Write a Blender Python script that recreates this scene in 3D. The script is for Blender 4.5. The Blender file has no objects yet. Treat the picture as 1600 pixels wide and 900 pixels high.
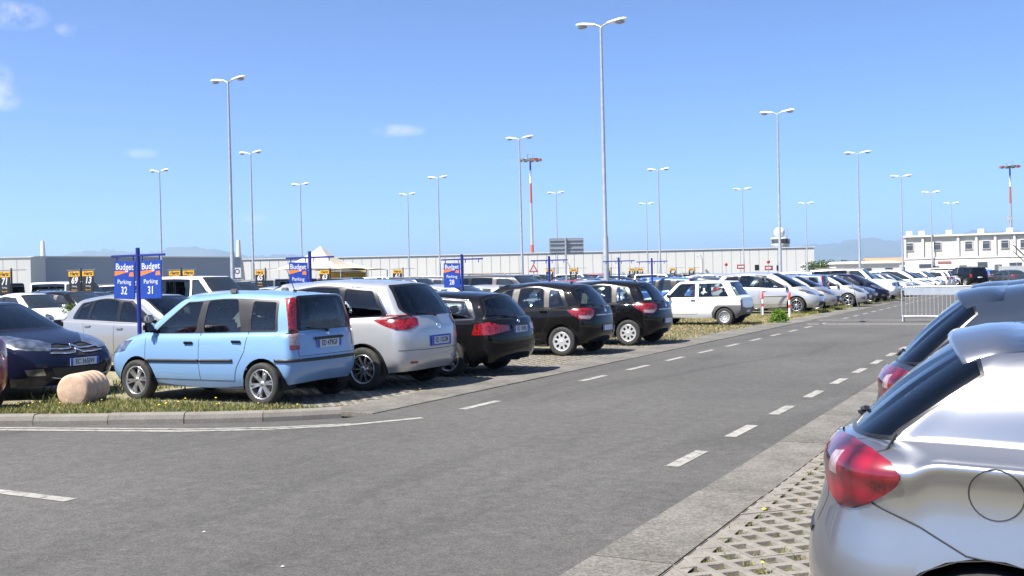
import bpy, bmesh, math, random
from mathutils import Vector, Matrix
from mathutils.bvhtree import BVHTree
random.seed(7)
R = math.radians
SC = bpy.context.scene
COL = SC.collection

# ------------------------------------------------------------------ camera
# world axes: +Y runs along the road, +X across it to the right; metres
YAW, PITCH, ROLL, EYE = R(27.6), R(0.52), R(1.25), 1.62
cam = bpy.data.objects.new('camera', bpy.data.cameras.new('camera'))
COL.objects.link(cam)
cam.data.sensor_width = 36.0
cam.data.lens = 36.0 * 1650 / 1600
cam.data.clip_start, cam.data.clip_end = 0.05, 60000
cam.matrix_world = (Matrix.Translation((0, 0, EYE)) @ Matrix.Rotation(YAW, 4, 'Z')
                    @ Matrix.Rotation(R(90) - PITCH, 4, 'X') @ Matrix.Rotation(-ROLL, 4, 'Z'))
SC.camera = cam

# ------------------------------------------------------------------ sky, sun, exposure
SUN_DIR = Vector((-0.50, -0.866, 0)).normalized()      # horizontal direction towards the sun
SUN_EL = R(56)
SC.view_settings.view_transform = 'Standard'
SC.view_settings.look = 'None'
SC.view_settings.gamma = 1
SC.view_settings.exposure = 1.8
world = bpy.data.worlds.new('World')
SC.world = world
world.use_nodes = True
wn, wl = world.node_tree.nodes, world.node_tree.links
wn.clear()
w_out = wn.new('ShaderNodeOutputWorld')
w_bg = wn.new('ShaderNodeBackground')
w_sky = wn.new('ShaderNodeTexSky')
w_sky.sky_type = 'NISHITA'
w_sky.sun_disc = False
w_sky.sun_elevation = SUN_EL
w_sky.sun_rotation = math.atan2(SUN_DIR.x, SUN_DIR.y)
w_sky.altitude = 0
w_sky.air_density, w_sky.dust_density, w_sky.ozone_density = 0.45, 0.6, 8.5
w_bg.inputs['Strength'].default_value = 0.078
wl.new(w_bg.outputs[0], w_out.inputs[0])


def vmath(op, a, b=None):
    n = wn.new('ShaderNodeVectorMath')
    n.operation = op
    for i, v in enumerate((a, b)):
        if v is None:
            continue
        if isinstance(v, (tuple, Vector)):
            n.inputs[i].default_value = v
        else:
            wl.new(v, n.inputs[i])
    return n


def smath(op, a, b=None, clamp=False):
    n = wn.new('ShaderNodeMath')
    n.operation = op
    n.use_clamp = clamp
    for i, v in enumerate((a, b)):
        if v is None:
            continue
        if isinstance(v, (int, float)):
            n.inputs[i].default_value = v
        else:
            wl.new(v, n.inputs[i])
    return n.outputs[0]


def pix_dir(px, py):
    """direction in the world of a point of the picture (1600 x 900)"""
    v = Vector((px - 800, -(py - 450), -1650)).normalized()
    return (cam.matrix_world.to_3x3() @ v).normalized()


# a few small fair-weather clouds, given by direction and angular size
w_tc = wn.new('ShaderNodeTexCoord')
w_noise = wn.new('ShaderNodeTexNoise')
w_noise.inputs['Scale'].default_value = 42
w_noise.inputs['Detail'].default_value = 6
w_noise.inputs['Roughness'].default_value = 0.62
wl.new(w_tc.outputs['Generated'], w_noise.inputs['Vector'])
dirv = vmath('NORMALIZE', w_tc.outputs['Generated']).outputs[0]
cloud = None
for (px, py, wdt, hgt, dens) in [(20, 24, 36, 15, .95), (105, 46, 13, 8, .55), (2, 150, 22, 16, .85), (-2, 122, 16, 16, .65),
                                 (222, 240, 20, 6, .55), (622, 204, 33, 8, .75), (398, 341, 17, 6, .55), (800, 254, 16, 4, .25),
                                 (1750, 180, 60, 20, .9), (-160, 90, 80, 25, .9), (-420, 240, 60, 14, .8), (2100, 60, 70, 22, .9)]:
    c = pix_dir(px, py)
    side = c.cross(Vector((0, 0, 1))).normalized()
    up = side.cross(c)
    du = smath('MULTIPLY', vmath('DOT_PRODUCT', dirv, side).outputs['Value'], 1650 / wdt)
    dv = smath('MULTIPLY', smath('SUBTRACT', vmath('DOT_PRODUCT', dirv, up).outputs['Value'], 0.0), 1650 / hgt)
    d2 = smath('ADD', smath('MULTIPLY', du, du), smath('MULTIPLY', dv, dv))
    front = smath('GREATER_THAN', vmath('DOT_PRODUCT', dirv, tuple(c)).outputs['Value'], 0.0)
    m = smath('SUBTRACT', 1.0, smath('MULTIPLY', d2, 0.5), True)
    m = smath('MULTIPLY', smath('MULTIPLY', m, front), dens)
    cloud = m if cloud is None else smath('MAXIMUM', cloud, m)
nz = smath('MULTIPLY', smath('SUBTRACT', w_noise.outputs['Fac'], 0.36), 3.0, True)
cmask = smath('MULTIPLY', smath('MULTIPLY', cloud, nz), 0.62, True)
w_mix = wn.new('ShaderNodeMix')
w_mix.data_type = 'RGBA'
wl.new(cmask, w_mix.inputs[0])
wl.new(w_sky.outputs[0], w_mix.inputs[6])
w_mix.inputs[7].default_value = (5.6, 5.05, 5.6, 1)
wl.new(w_mix.outputs[2], w_bg.inputs['Color'])

sun = bpy.data.objects.new('sun', bpy.data.lights.new('sun', 'SUN'))
COL.objects.link(sun)
sun.data.energy = 3.7
sun.data.angle = R(0.53)
sun.data.color = (1, 0.945, 0.85)
to_sun = Vector((SUN_DIR.x * math.cos(SUN_EL), SUN_DIR.y * math.cos(SUN_EL), math.sin(SUN_EL)))
sun.rotation_euler = to_sun.to_track_quat('Z', 'Y').to_euler()
SC.cycles.transparent_max_bounces = 24
SC.cycles.max_bounces = 8
SC.cycles.sample_clamp_indirect = 6

# ------------------------------------------------------------------ materials
MATS = {}


def new_mat(name):
    m = bpy.data.materials.new(name)
    m.use_nodes = True
    MATS[name] = m
    return m, m.node_tree.nodes, m.node_tree.links, m.node_tree.nodes['Principled BSDF']


def rgb(c, a=1):
    return (c[0], c[1], c[2], a)


def plain(name, col, rough=0.6, metal=0.0, var=0.12, scale=6, bump=0.0, bscale=60, spec=0.5, coat=0):
    """a base colour with gentle procedural unevenness"""
    m, n, l, b = new_mat(name)
    tc = n.new('ShaderNodeTexCoord')
    no = n.new('ShaderNodeTexNoise')
    no.inputs['Scale'].default_value = scale
    no.inputs['Detail'].default_value = 5
    l.new(tc.outputs['Object'], no.inputs['Vector'])
    rp = n.new('ShaderNodeValToRGB')
    rp.color_ramp.elements[0].position = .3
    rp.color_ramp.elements[1].position = .7
    rp.color_ramp.elements[0].color = rgb([c * (1 - var) for c in col])
    rp.color_ramp.elements[1].color = rgb([min(1, c * (1 + var)) for c in col])
    l.new(no.outputs['Fac'], rp.inputs[0])
    l.new(rp.outputs[0], b.inputs['Base Color'])
    b.inputs['Roughness'].default_value = rough
    b.inputs['Metallic'].default_value = metal
    b.inputs['Specular IOR Level'].default_value = spec
    b.inputs['Coat Weight'].default_value = coat
    if bump:
        n2 = n.new('ShaderNodeTexNoise')
        n2.inputs['Scale'].default_value = bscale
        n2.inputs['Detail'].default_value = 4
        l.new(tc.outputs['Object'], n2.inputs['Vector'])
        bp = n.new('ShaderNodeBump')
        bp.inputs['Strength'].default_value = bump
        bp.inputs['Distance'].default_value = 0.01
        l.new(n2.outputs['Fac'], bp.inputs['Height'])
        l.new(bp.outputs[0], b.inputs['Normal'])
    return m


PAINTS = {}


def paint(name, col, metal=0.0, rough=0.38, dust=0.12):
    """car paint: clear-coated, with a thin film of road dust low on the body"""
    m, n, l, b = new_mat('paint_' + name)
    tc = n.new('ShaderNodeTexCoord')
    no = n.new('ShaderNodeTexNoise')
    no.inputs['Scale'].default_value = 3.5
    no.inputs['Detail'].default_value = 6
    l.new(tc.outputs['Object'], no.inputs['Vector'])
    mul = n.new('ShaderNodeMath')
    mul.operation = 'MULTIPLY'
    mul.inputs[1].default_value = dust * 2
    l.new(no.outputs['Fac'], mul.inputs[0])
    mx = n.new('ShaderNodeMix')
    mx.data_type = 'RGBA'
    l.new(mul.outputs[0], mx.inputs[0])
    mx.inputs[6].default_value = rgb(col)
    mx.inputs[7].default_value = rgb([c * .7 + .09 for c in col])
    l.new(mx.outputs[2], b.inputs['Base Color'])
    b.inputs['Metallic'].default_value = metal
    b.inputs['Roughness'].default_value = rough
    b.inputs['Specular IOR Level'].default_value = 0.0 if max(col) < .05 else 0.3
    b.inputs['Coat Weight'].default_value = 1.0
    b.inputs['Coat IOR'].default_value = 1.36 if max(col) < .06 else 1.5
    mr = n.new('ShaderNodeMath')
    mr.operation = 'MULTIPLY_ADD'
    mr.inputs[1].default_value = .05
    mr.inputs[2].default_value = .0
    l.new(no.outputs['Fac'], mr.inputs[0])
    l.new(mr.outputs[0], b.inputs['Coat Roughness'])
    PAINTS[name] = m
    return m


paint('light_blue', (.165, .305, .52), .12, .40)
paint('silver', (.46, .465, .48), .5, .34)
paint('grey_silver', (.30, .305, .32), .5, .34)
paint('black', (.004, .004, .005), 0, .3, .02)
paint('brown_black', (.006, .0055, .0055), .1, .3, .03)
paint('navy', (.004, .006, .022), .1, .3, .03)
paint('white', (.76, .76, .75), 0, .4, .06)
paint('mid_blue', (.05, .14, .42), .3, .36)
paint('pale_blue', (.16, .25, .46), .5, .36)
paint('slate_blue', (.10, .135, .21), .8, .33)
paint('dark_slate', (.018, .026, .045), 0, .36, .02)
paint('dark_grey', (.055, .06, .068), .5, .34)
paint('red', (.25, .008, .01), .1, .36)
paint('beige_grey', (.22, .21, .195), .6, .36)
paint('hatch_silver', (.35, .355, .38), .9, .30, .02)


def glass(name, tint, refl=1.0):
    m, n, l, b = new_mat(name)
    n.remove(b)
    out = n['Material Output']
    tr = n.new('ShaderNodeBsdfTransparent')
    tr.inputs[0].default_value = rgb(tint)
    gl = n.new('ShaderNodeBsdfGlossy')
    gl.inputs['Roughness'].default_value = .015
    gl.inputs['Color'].default_value = (refl, refl, refl, 1)
    fr = n.new('ShaderNodeFresnel')
    fr.inputs['IOR'].default_value = 1.62
    mx = n.new('ShaderNodeMixShader')
    l.new(fr.outputs[0], mx.inputs[0])
    l.new(tr.outputs[0], mx.inputs[1])
    l.new(gl.outputs[0], mx.inputs[2])
    l.new(mx.outputs[0], out.inputs[0])
    return m


glass('glass', (.76, .84, .82))
glass('glass_dark', (.10, .12, .14))
glass('glass_rear', (.42, .49, .50))
plain('glass_far', (.020, .026, .032), .04, spec=.7)


def lamp_mat(name, col, rough=.12, scale=70, hi=1.7, lo=.18):
    m, n, l, b = new_mat(name)
    tc = n.new('ShaderNodeTexCoord')
    vo = n.new('ShaderNodeTexVoronoi')
    vo.inputs['Scale'].default_value = scale
    l.new(tc.outputs['Object'], vo.inputs['Vector'])
    rp = n.new('ShaderNodeValToRGB')
    rp.color_ramp.elements[0].color = rgb([min(1, c * hi) for c in col])
    rp.color_ramp.elements[1].position = .8
    rp.color_ramp.elements[1].color = rgb([c * lo for c in col])
    l.new(vo.outputs['Distance'], rp.inputs[0])
    l.new(rp.outputs[0], b.inputs['Base Color'])
    bp = n.new('ShaderNodeBump')
    bp.inputs['Strength'].default_value = .12
    bp.inputs['Distance'].default_value = .003
    l.new(vo.outputs['Distance'], bp.inputs['Height'])
    l.new(bp.outputs[0], b.inputs['Normal'])
    b.inputs['Roughness'].default_value = .28
    b.inputs['Coat Weight'].default_value = 1
    b.inputs['Coat Roughness'].default_value = .02
    return m


lamp_mat('lamp_red', (.26, .003, .005), scale=26)
lamp_mat('lamp_crimson', (.17, .003, .013), scale=11)
lamp_mat('lamp_clear', (.34, .25, .26), scale=40, hi=1.2, lo=.6)
lamp_mat('lamp_amber', (.70, .20, .02))
m = lamp_mat('headlamp', (.40, .41, .44), scale=9, hi=1.2, lo=.30)
m.node_tree.nodes['Principled BSDF'].inputs['Metallic'].default_value = .85
plain('black_plastic', (.018, .018, .02), .5, var=.3)
plain('trim_black', (.010, .010, .012), .28)
plain('grey_plastic', (.10, .10, .105), .5)
plain('pillar_grey', (.030, .027, .026), .40)
plain('pillar_light', (.12, .108, .10), .42)
plain('tyre', (.022, .021, .020), .8, var=.35, scale=14, bump=.2, bscale=90)
plain('alloy', (.66, .67, .69), .28, .9, var=.05)
plain('hubcap', (.60, .61, .63), .36, .55, var=.05)
plain('steel_wheel', (.50, .51, .52), .42, .6, var=.12)
plain('well', (.010, .010, .010), .9)
plain('interior', (.030, .031, .034), .75, var=.25)
plain('seat_fabric', (.032, .033, .038), .85, var=.3, bump=.2)
plain('chrome', (.75, .75, .77), .10, 1.0, var=.03)
plain('seam', (.010, .010, .011), .7)
plain('plate_white', (.5, .54, .6), .35, var=.04)
plain('plate_blue', (.02, .06, .42), .35, var=.04)
plain('ink', (.02, .02, .035), .5)

# ------------------------------------------------------------------ scene helpers
def tag(o, label=None, cat=None, group=None, kind=None):
    if label: o['label'] = label
    if cat: o['category'] = cat
    if group: o['group'] = group
    if kind: o['kind'] = kind
    return o


def mesh_obj(name, me, parent=None, mat=None):
    o = bpy.data.objects.new(name, me)
    COL.objects.link(o)
    if parent is not None:
        o.parent = parent
    if mat is not None and not me.materials:
        me.materials.append(MATS[mat] if isinstance(mat, str) else mat)
    return o


def empty(name, loc=(0, 0, 0), rz=0.0):
    o = bpy.data.objects.new(name, None)
    COL.objects.link(o)
    o.location = loc
    o.rotation_euler = (0, 0, rz)
    o.empty_display_size = .2
    return o


class MB:
    """mesh builder: collects shapes, each with its own material slot, into one mesh"""

    def __init__(self):
        self.v, self.f, self.m, self.s, self.mats = [], [], [], [], []

    def slot(self, mat):
        if mat not in self.mats:
            self.mats.append(mat)
        return self.mats.index(mat)

    def add(self, vs, fs, mat='black_plastic', smooth=False, M=None):
        k, s = len(self.v), self.slot(mat)
        self.v += [tuple(M @ Vector(p)) for p in vs] if M is not None else [tuple(p) for p in vs]
        for f in fs:
            self.f.append([i + k for i in f]); self.m.append(s); self.s.append(smooth)
        return self

    def box(self, c, size, mat='black_plastic', bevel=0.0, rz=0.0, M=None):
        bm = bmesh.new()
        bmesh.ops.create_cube(bm, size=1)
        for v in bm.verts:
            v.co = Vector((v.co.x * size[0], v.co.y * size[1], v.co.z * size[2]))
        if bevel:
            bmesh.ops.bevel(bm, geom=list(bm.edges), offset=bevel, segments=2, affect='EDGES', clamp_overlap=True)
        T = Matrix.Translation(c) @ Matrix.Rotation(rz, 4, 'Z')
        if M is not None:
            T = M @ T
        self.bm(bm, mat, T, smooth=False)
        return self

    def bm(self, bm, mat, T=None, smooth=False):
        bm.verts.index_update()
        self.add([v.co.copy() for v in bm.verts], [[v.index for v in f.verts] for f in bm.faces], mat, smooth, T)
        bm.free()

    def tube(self, pts, r, mat='black_plastic', n=8, caps=True, smooth=True):
        pts = [Vector(p) for p in pts]
        rs = r if isinstance(r, (list, tuple)) else [r] * len(pts)
        vs, fs = [], []
        t0 = (pts[1] - pts[0]).normalized()
        a = Vector((0, 0, 1)) if abs(t0.z) < .9 else Vector((1, 0, 0))
        u = t0.cross(a).normalized()
        for i, p in enumerate(pts):
            t = (pts[min(i + 1, len(pts) - 1)] - pts[max(i - 1, 0)]).normalized()
            u = (u - t * u.dot(t)).normalized()
            w = t.cross(u)
            for k in range(n):
                g = 2 * math.pi * k / n
                vs.append(p + (u * math.cos(g) + w * math.sin(g)) * rs[i])
        for i in range(len(pts) - 1):
            for k in range(n):
                fs.append([i * n + k, i * n + (k + 1) % n, (i + 1) * n + (k + 1) % n, (i + 1) * n + k])
        self.add(vs, fs, mat, smooth)
        if caps:
            self.add(vs[:n], [list(range(n))[::-1]], mat)
            self.add(vs[-n:], [list(range(n))], mat)
        return self

    def lathe(self, prof, mat, n=32, axis='Y', smooth=True, M=None):
        """prof: (radius, height along the axis)"""
        vs, fs = [], []
        for (r, h) in prof:
            for k in range(n):
                g = 2 * math.pi * k / n
                c, s = r * math.cos(g), r * math.sin(g)
                vs.append((c, h, s) if axis == 'Y' else (c, s, h) if axis == 'Z' else (h, c, s))
        for i in range(len(prof) - 1):
            for k in range(n):
                q = [i * n + k, i * n + (k + 1) % n, (i + 1) * n + (k + 1) % n, (i + 1) * n + k]
                fs.append(q if axis != 'Y' else q[::-1])
        self.add(vs, fs, mat, smooth, M)
        return self

    def prism(self, poly, z0, z1, mat, top=True, bottom=True):
        n = len(poly)
        vs = [(p[0], p[1], z0) for p in poly] + [(p[0], p[1], z1) for p in poly]
        fs = [[i, (i + 1) % n, n + (i + 1) % n, n + i] for i in range(n)]
        if top: fs.append(list(range(n, 2 * n)))
        if bottom: fs.append(list(range(n))[::-1])
        self.add(vs, fs, mat)
        return self

    def mesh(self, name='mesh'):
        me = bpy.data.meshes.new(name)
        me.from_pydata(self.v, [], self.f)
        for m in self.mats:
            me.materials.append(MATS[m] if isinstance(m, str) else m)
        me.polygons.foreach_set('material_index', self.m)
        me.polygons.foreach_set('use_smooth', self.s)
        me.update()
        return me

    def build(self, name, parent=None):
        return mesh_obj(name, self.mesh(name), parent)


_text_cache = {}


def text_mesh(body, size, bold=0.0, shear=0.0, extrude=.0008, squeeze=1.0):
    """lettering as a flat mesh in the XZ plane, centred, facing -Y"""
    key = (body, size, bold, shear, squeeze)
    if key in _text_cache:
        return _text_cache[key]
    cu = bpy.data.curves.new('lettering', 'FONT')
    cu.body = body
    cu.size = size
    cu.offset = bold
    cu.shear = shear
    cu.extrude = extrude
    cu.align_x, cu.align_y = 'CENTER', 'CENTER'
    cu.resolution_u = 3
    o = bpy.data.objects.new('lettering', cu)
    me = bpy.data.meshes.new_from_object(o)
    bpy.data.objects.remove(o)
    me.transform(Matrix.Diagonal((squeeze, 1, 1, 1)))
    me.transform(Matrix.Rotation(R(90), 4, 'X'))
    _text_cache[key] = me
    return me


def smooth_keys(keys, s):
    """piecewise smooth interpolation of (s, value) keys"""
    if s <= keys[0][0]: return keys[0][1]
    for i in range(len(keys) - 1):
        s0, v0 = keys[i]; s1, v1 = keys[i + 1]
        if s <= s1:
            t = (s - s0) / (s1 - s0)
            d = v1 - v0
            def slope(k):
                if k <= 0 or k >= len(keys) - 1:
                    return None
                a = (keys[k][1] - keys[k - 1][1]) / (keys[k][0] - keys[k - 1][0])
                b = (keys[k + 1][1] - keys[k][1]) / (keys[k + 1][0] - keys[k][0])
                return 0.0 if a * b <= 0 else 2 * a * b / (a + b)
            m0, m1 = slope(i), slope(i + 1)
            lin = d / (s1 - s0)
            m0 = lin if m0 is None else m0
            m1 = lin if m1 is None else m1
            h = s1 - s0
            return ((2*t**3 - 3*t**2 + 1) * v0 + (t**3 - 2*t**2 + t) * h * m0 + (-2*t**3 + 3*t**2) * v1 + (t**3 - t**2) * h * m1)
    return keys[-1][1]


def round_poly(poly, r=.03, n=3):
    out = []
    k = len(poly)
    for i in range(k):
        p = Vector(poly[i]); a = Vector(poly[i - 1]) - p; b = Vector(poly[(i + 1) % k]) - p
        d = min(r, a.length * .42, b.length * .42)
        if a.normalized().dot(b.normalized()) < -.93:
            out.append(tuple(p)); continue
        pa, pb = p + a.normalized() * d, p + b.normalized() * d
        for j in range(n):
            t = j / (n - 1)
            out.append(tuple(pa * (1 - t) ** 2 + p * 2 * t * (1 - t) + pb * t * t))
    return out


def inside(pt, poly):
    x, y = pt; c = False
    j = len(poly) - 1
    for i in range(len(poly)):
        xi, yi = poly[i]; xj, yj = poly[j]
        if (yi > y) != (yj > y) and x < (xj - xi) * (y - yi) / (yj - yi) + xi:
            c = not c
        j = i
    return c


# ------------------------------------------------------------------ car bodies
SA, SP, SQ, SD = .20, .36, .68, .80      # ring stations: front corner, A-pillar, rear pillar, rear corner
NS = 100


def ring(xf, xa, xp, xq, xd, xr, ha, hm, hd, z, nf=2.6, nr=2.6, green=False, n=NS):
    """half a ring round the car, from the middle of the front to the middle of the rear"""
    pts = []
    sa, sd = (SP, SQ) if green else (SA, SD)
    xa_, xd_ = (xp, xq) if green else (xa, xd)
    sk = [(SP, xp), (SQ, xq)] if green else [(SA, xa), (SP, xp), (SQ, xq), (SD, xd)]
    for i in range(n + 1):
        s = i / n
        zz = smooth_keys(z, s)
        if s < sa:
            th = s / sa * math.pi / 2
            x = xa_ + (xf - xa_) * max(0, math.cos(th)) ** (2 / nf)
            y = ha * math.sin(th) ** (2 / nf)
        elif s > sd:
            th = (1 - s) / (1 - sd) * math.pi / 2
            x = xd_ + (xr - xd_) * max(0, math.cos(th)) ** (2 / nr)
            y = hd * math.sin(th) ** (2 / nr)
        else:
            x = smooth_keys(sk, s)
            t = (xa_ - x) / (xa_ - xd_)
            y = ha * (1 - t) + hd * t + 4 * t * (1 - t) * (hm - (ha + hd) / 2)
        pts.append(Vector((x, y, zz)))
    pts[0].y = pts[-1].y = 0
    return pts


class Car:
    """one car model: half a body surface is lofted, cut into panels, panes and lamps, then mirrored"""

    def __init__(self, name, sp):
        self.name, self.sp = name, sp
        self.parts = []          # (part name, mesh, parent index or None, matrix, is_paint)
        g = sp.get
        xf, xr, hw, zb = sp['xf'], sp['xr'], sp['hw'], g('zb', .22)
        ca, cz = sp['cowl'][:2], sp['cowl'][2]        # x middle, x side, z
        wt, rt, rg = sp['wst'], sp['rt'], sp['rgb']
        zA, zD = sp['belt']
        zn, zt = sp['znose'], g('ztail', rg[2] - .08)
        fc, rc = g('fcorner', .42), g('rcorner', .30)
        hb, hr = g('hwb', hw - .10), sp['hwr']
        xp, xq = ca[1], rg[1]
        nf, nr = g('nf', 2.7), g('nr', 2.9)
        fw, rw = g('front_w', hw - .06), g('rear_w', hw - .05)     # half width where the corners begin
        zm = g('zmid', .56)
        zr0 = g('zrear', .55)
        xql = max(xq, xr + rc + .12)
        def lower(dxf, dxr, dw, z):
            return ring(xf - dxf, xf - fc, xp, xql, xr + rc, xr + dxr, fw - dw, hw - dw, rw - dw, z, nf, nr)
        arch = sp['roof']          # (s, z) keys for the roof edge
        rings = [
            lower(.13, .11, .09, [(0, zb), (SA, zb - .01), (SP, zb - .03), (SQ, zb - .03), (SD, zb + .03), (1, zb + .06)]),
            lower(.03, .03, .025, [(0, zb + .14), (SA, zb + .13), (SP, zb + .12), (SQ, zb + .12), (SD, zb + .14), (1, zb + .18)]),
            lower(0, 0, 0, [(0, .50), (SA, .52), (SP, zm), (SQ, zm), (SD, zr0), (1, zr0)]),
            lower(g('df3', .05), g('dr3', .03), g('dw3', .006), [(0, zn - .12), (SA, zn - .08), (SP, zA - .17), (SQ, zD - .17), (SD, zt - .12), (1, zt - .12)]),
            lower(g('df4', .17), g('dr4', .06), g('dw4', .035), [(0, zn), (SA, zn + .03), (SP, zA - .045), (SQ, zD - .045), (SD, zt), (1, zt)]),
        ]
        subs1 = [3, 4, 5, 4, 7]
        if g('crease'):
            # a shoulder line: the panel below it is drawn in and faces slightly down
            k = g('crease')
            rings[3] = lower(g('df3', .05), g('dr3', .03), k, [(0, zn - .12), (SA, zn - .08), (SP, zA - .15), (SQ, zD - .135), (SD, zt - .12), (1, zt - .12)])
            rings.insert(4, lower(g('df4', .17) * .7, g('dr4', .06) * .75, g('dw4', .035) * .28, [(0, zn - .05), (SA, zn - .02), (SP, zA - .085), (SQ, zD - .062), (SD, zt - .04), (1, zt - .04)]))
            subs1 = [3, 4, 6, 4, 3, 7]
        base = ring(ca[0], 0, xp, xq, 0, rg[0], hb - g('ga', .03), hb, hb - g('gd', .04), [(0, cz), (.2, cz - .01), (SP, zA), (SQ, zD), (1, rg[2])], g('gnf', 2.4), g('gnr', 2.8), True)
        edge = ring(wt[0], 0, wt[1], rt[1], 0, rt[0], hr - g('ra', .04), hr, hr - g('rd', .05), arch, g('rnf', 2.6), g('rnr', 3.0), True)
        bulge = g('bulge', .025)
        mid = []
        for i, (p, q) in enumerate(zip(base, edge)):
            m_ = p.lerp(q, .5)
            s = i / NS
            d = Vector((.6 if s < .2 else (-.6 if s > .85 else 0), 1 if .1 < s < .92 else 0, .25))
            m_ += d.normalized() * bulge
            if s == 0 or s == 1: m_.y = 0
            mid.append(m_)
        crown = g('crown', .035)
        inner, top = [], []
        cx = (wt[0] + rt[0]) / 2
        zf_, zr_ = edge[0].z, edge[-1].z
        zpk = max(p.z for p in edge) + crown
        ck = [(-(wt[0] + .02), zf_), (-(wt[0] - .35), zf_ + (zpk - zf_) * .62), (-cx, zpk), (-(rt[0] + .35), zr_ + (zpk - zr_) * .60), (-(rt[0] - .02), zr_)]
        for p in edge:
            q = Vector((cx + (p.x - cx) * .94, p.y * .64, 0))
            q.z = p.z + (smooth_keys(ck, -q.x) - p.z) * .74
            inner.append(q)
            w = Vector((cx + (p.x - cx) * .86, 0, 0))
            w.z = smooth_keys(ck, -w.x)
            top.append(w)
        g1 = rings + [base]
        g2 = [base, mid, edge, inner, top]
        rows = self.loft(g1, subs1) + self.loft(g2, g('gsub', [5, 5, 4, 4]))[1:]
        self.half = bm = bmesh.new()
        grid = []
        for r_ in rows:
            grid.append([bm.verts.new(p) for p in r_])
        for j in range(len(grid) - 1):
            for i in range(NS):
                a, b, c, d = grid[j][i], grid[j][i + 1], grid[j + 1][i + 1], grid[j + 1][i]
                try:
                    bm.faces.new((a, d, c, b))
                except ValueError:
                    pass
        bmesh.ops.remove_doubles(bm, verts=bm.verts, dist=.0006)
        bmesh.ops.dissolve_degenerate(bm, dist=.0003, edges=bm.edges)
        bm.normal_update()
        # make the normals point outwards
        up = [f for f in bm.faces if f.calc_center_median().z > sp['roof'][2][1]]
        if sum(f.normal.z for f in up) < 0:
            bmesh.ops.reverse_faces(bm, faces=list(bm.faces))
            bm.normal_update()
        self.lay = bm.faces.layers.int.new('grp')
        self.groups = ['body']
        self.bvh = BVHTree.FromBMesh(bm)
        self.base, self.edge = base, edge

    @staticmethod
    def loft(rings, subs):
        rows = []
        K = len(rings)
        for k in range(K - 1):
            for j in range(subs[k]):
                t = j / subs[k]
                row = []
                for i in range(len(rings[0])):
                    p1, p2 = rings[k][i], rings[k + 1][i]
                    p0 = rings[k - 1][i] if k > 0 else None
                    p3 = rings[k + 2][i] if k + 2 < K else None
                    L = (p2 - p1).length + 1e-6
                    m1 = (p2 - p1) if p0 is None else ((p1 - p0) / ((p1 - p0).length + 1e-6) * .5 + (p2 - p1) / L * .5) * L
                    m2 = (p2 - p1) if p3 is None else ((p3 - p2) / ((p3 - p2).length + 1e-6) * .5 + (p2 - p1) / L * .5) * L
                    row.append(p1 * (2*t**3 - 3*t**2 + 1) + m1 * (t**3 - 2*t**2 + t) + p2 * (-2*t**3 + 3*t**2) + m2 * (t**3 - t**2))
                rows.append(row)
        rows.append([p.copy() for p in rings[-1]])
        return rows

    # -- cutting the half body
    def cut(self, pts3, D, grp, only=None, nmin=.05, xlim=None):
        """cut the outline pts3, looking along -D, into the body and give the faces inside to a group"""
        bm, lay = self.half, self.lay
        D = Vector(D).normalized()
        U = D.cross(Vector((0, 0, 1))).normalized()
        V = U.cross(D) if abs(D.z) > .01 else Vector((0, 0, 1))
        P = [(Vector(p).dot(U), Vector(p).dot(V)) for p in pts3]
        if grp not in self.groups:
            self.groups.append(grp)
        gid = self.groups.index(grp)
        ok = None if only is None else {self.groups.index(o) for o in only if o in self.groups}
        u0, u1 = min(p[0] for p in P), max(p[0] for p in P)
        v0, v1 = min(p[1] for p in P), max(p[1] for p in P)
        def uv(c):
            return c.dot(U), c.dot(V)
        def near(f, a0, a1, b0, b1):
            us = [v.co.dot(U) for v in f.verts]; vs = [v.co.dot(V) for v in f.verts]
            return max(us) >= a0 and min(us) <= a1 and max(vs) >= b0 and min(vs) <= b1
        loc = [f for f in bm.faces if f.normal.dot(D) > nmin and near(f, u0, u1, v0, v1)
               and (xlim is None or f.verts[0].co.x * xlim > -.1)]
        nP = len(P)
        for i in range(nP):
            a, b = P[i], P[(i + 1) % nP]
            e = .002
            fs, rest = [], []
            for f in loc:
                (fs if near(f, min(a[0], b[0]) - e, max(a[0], b[0]) + e, min(a[1], b[1]) - e, max(a[1], b[1]) + e) else rest).append(f)
            if not fs:
                continue
            co = U * a[0] + V * a[1]
            ed = U * (b[0] - a[0]) + V * (b[1] - a[1])
            if ed.length < 1e-5:
                continue
            no = ed.cross(D).normalized()
            es = {x for f in fs for x in f.edges}; vs = {x for f in fs for x in f.verts}
            ret = bmesh.ops.bisect_plane(bm, geom=fs + list(es) + list(vs), plane_co=co, plane_no=no, dist=1e-5)
            loc = rest + [x for x in ret['geom'] if isinstance(x, bmesh.types.BMFace)]
        hit = 0
        for f in loc:
            if f.is_valid and (ok is None or f[lay] in ok) and inside(uv(f.calc_center_median()), P):
                f[lay] = gid; hit += 1
        return hit

    def side(self, poly, grp, **k):
        return self.cut([(p[0], 0, p[1]) for p in poly], (0, 1, 0), grp, **k)

    def rear(self, poly, grp, **k):
        return self.cut([(0, p[0], p[1]) for p in poly], (-1, 0, 0), grp, xlim=-1, **k)

    def front(self, poly, grp, **k):
        return self.cut([(0, p[0], p[1]) for p in poly], (1, 0, 0), grp, xlim=1, **k)

    def corner(self, pts3, az, grp, **k):
        """az 0 = straight ahead, 90 = the car's left, 180 = astern"""
        return self.cut(pts3, (math.cos(R(az)), math.sin(R(az)), 0), grp, **k)

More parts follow.
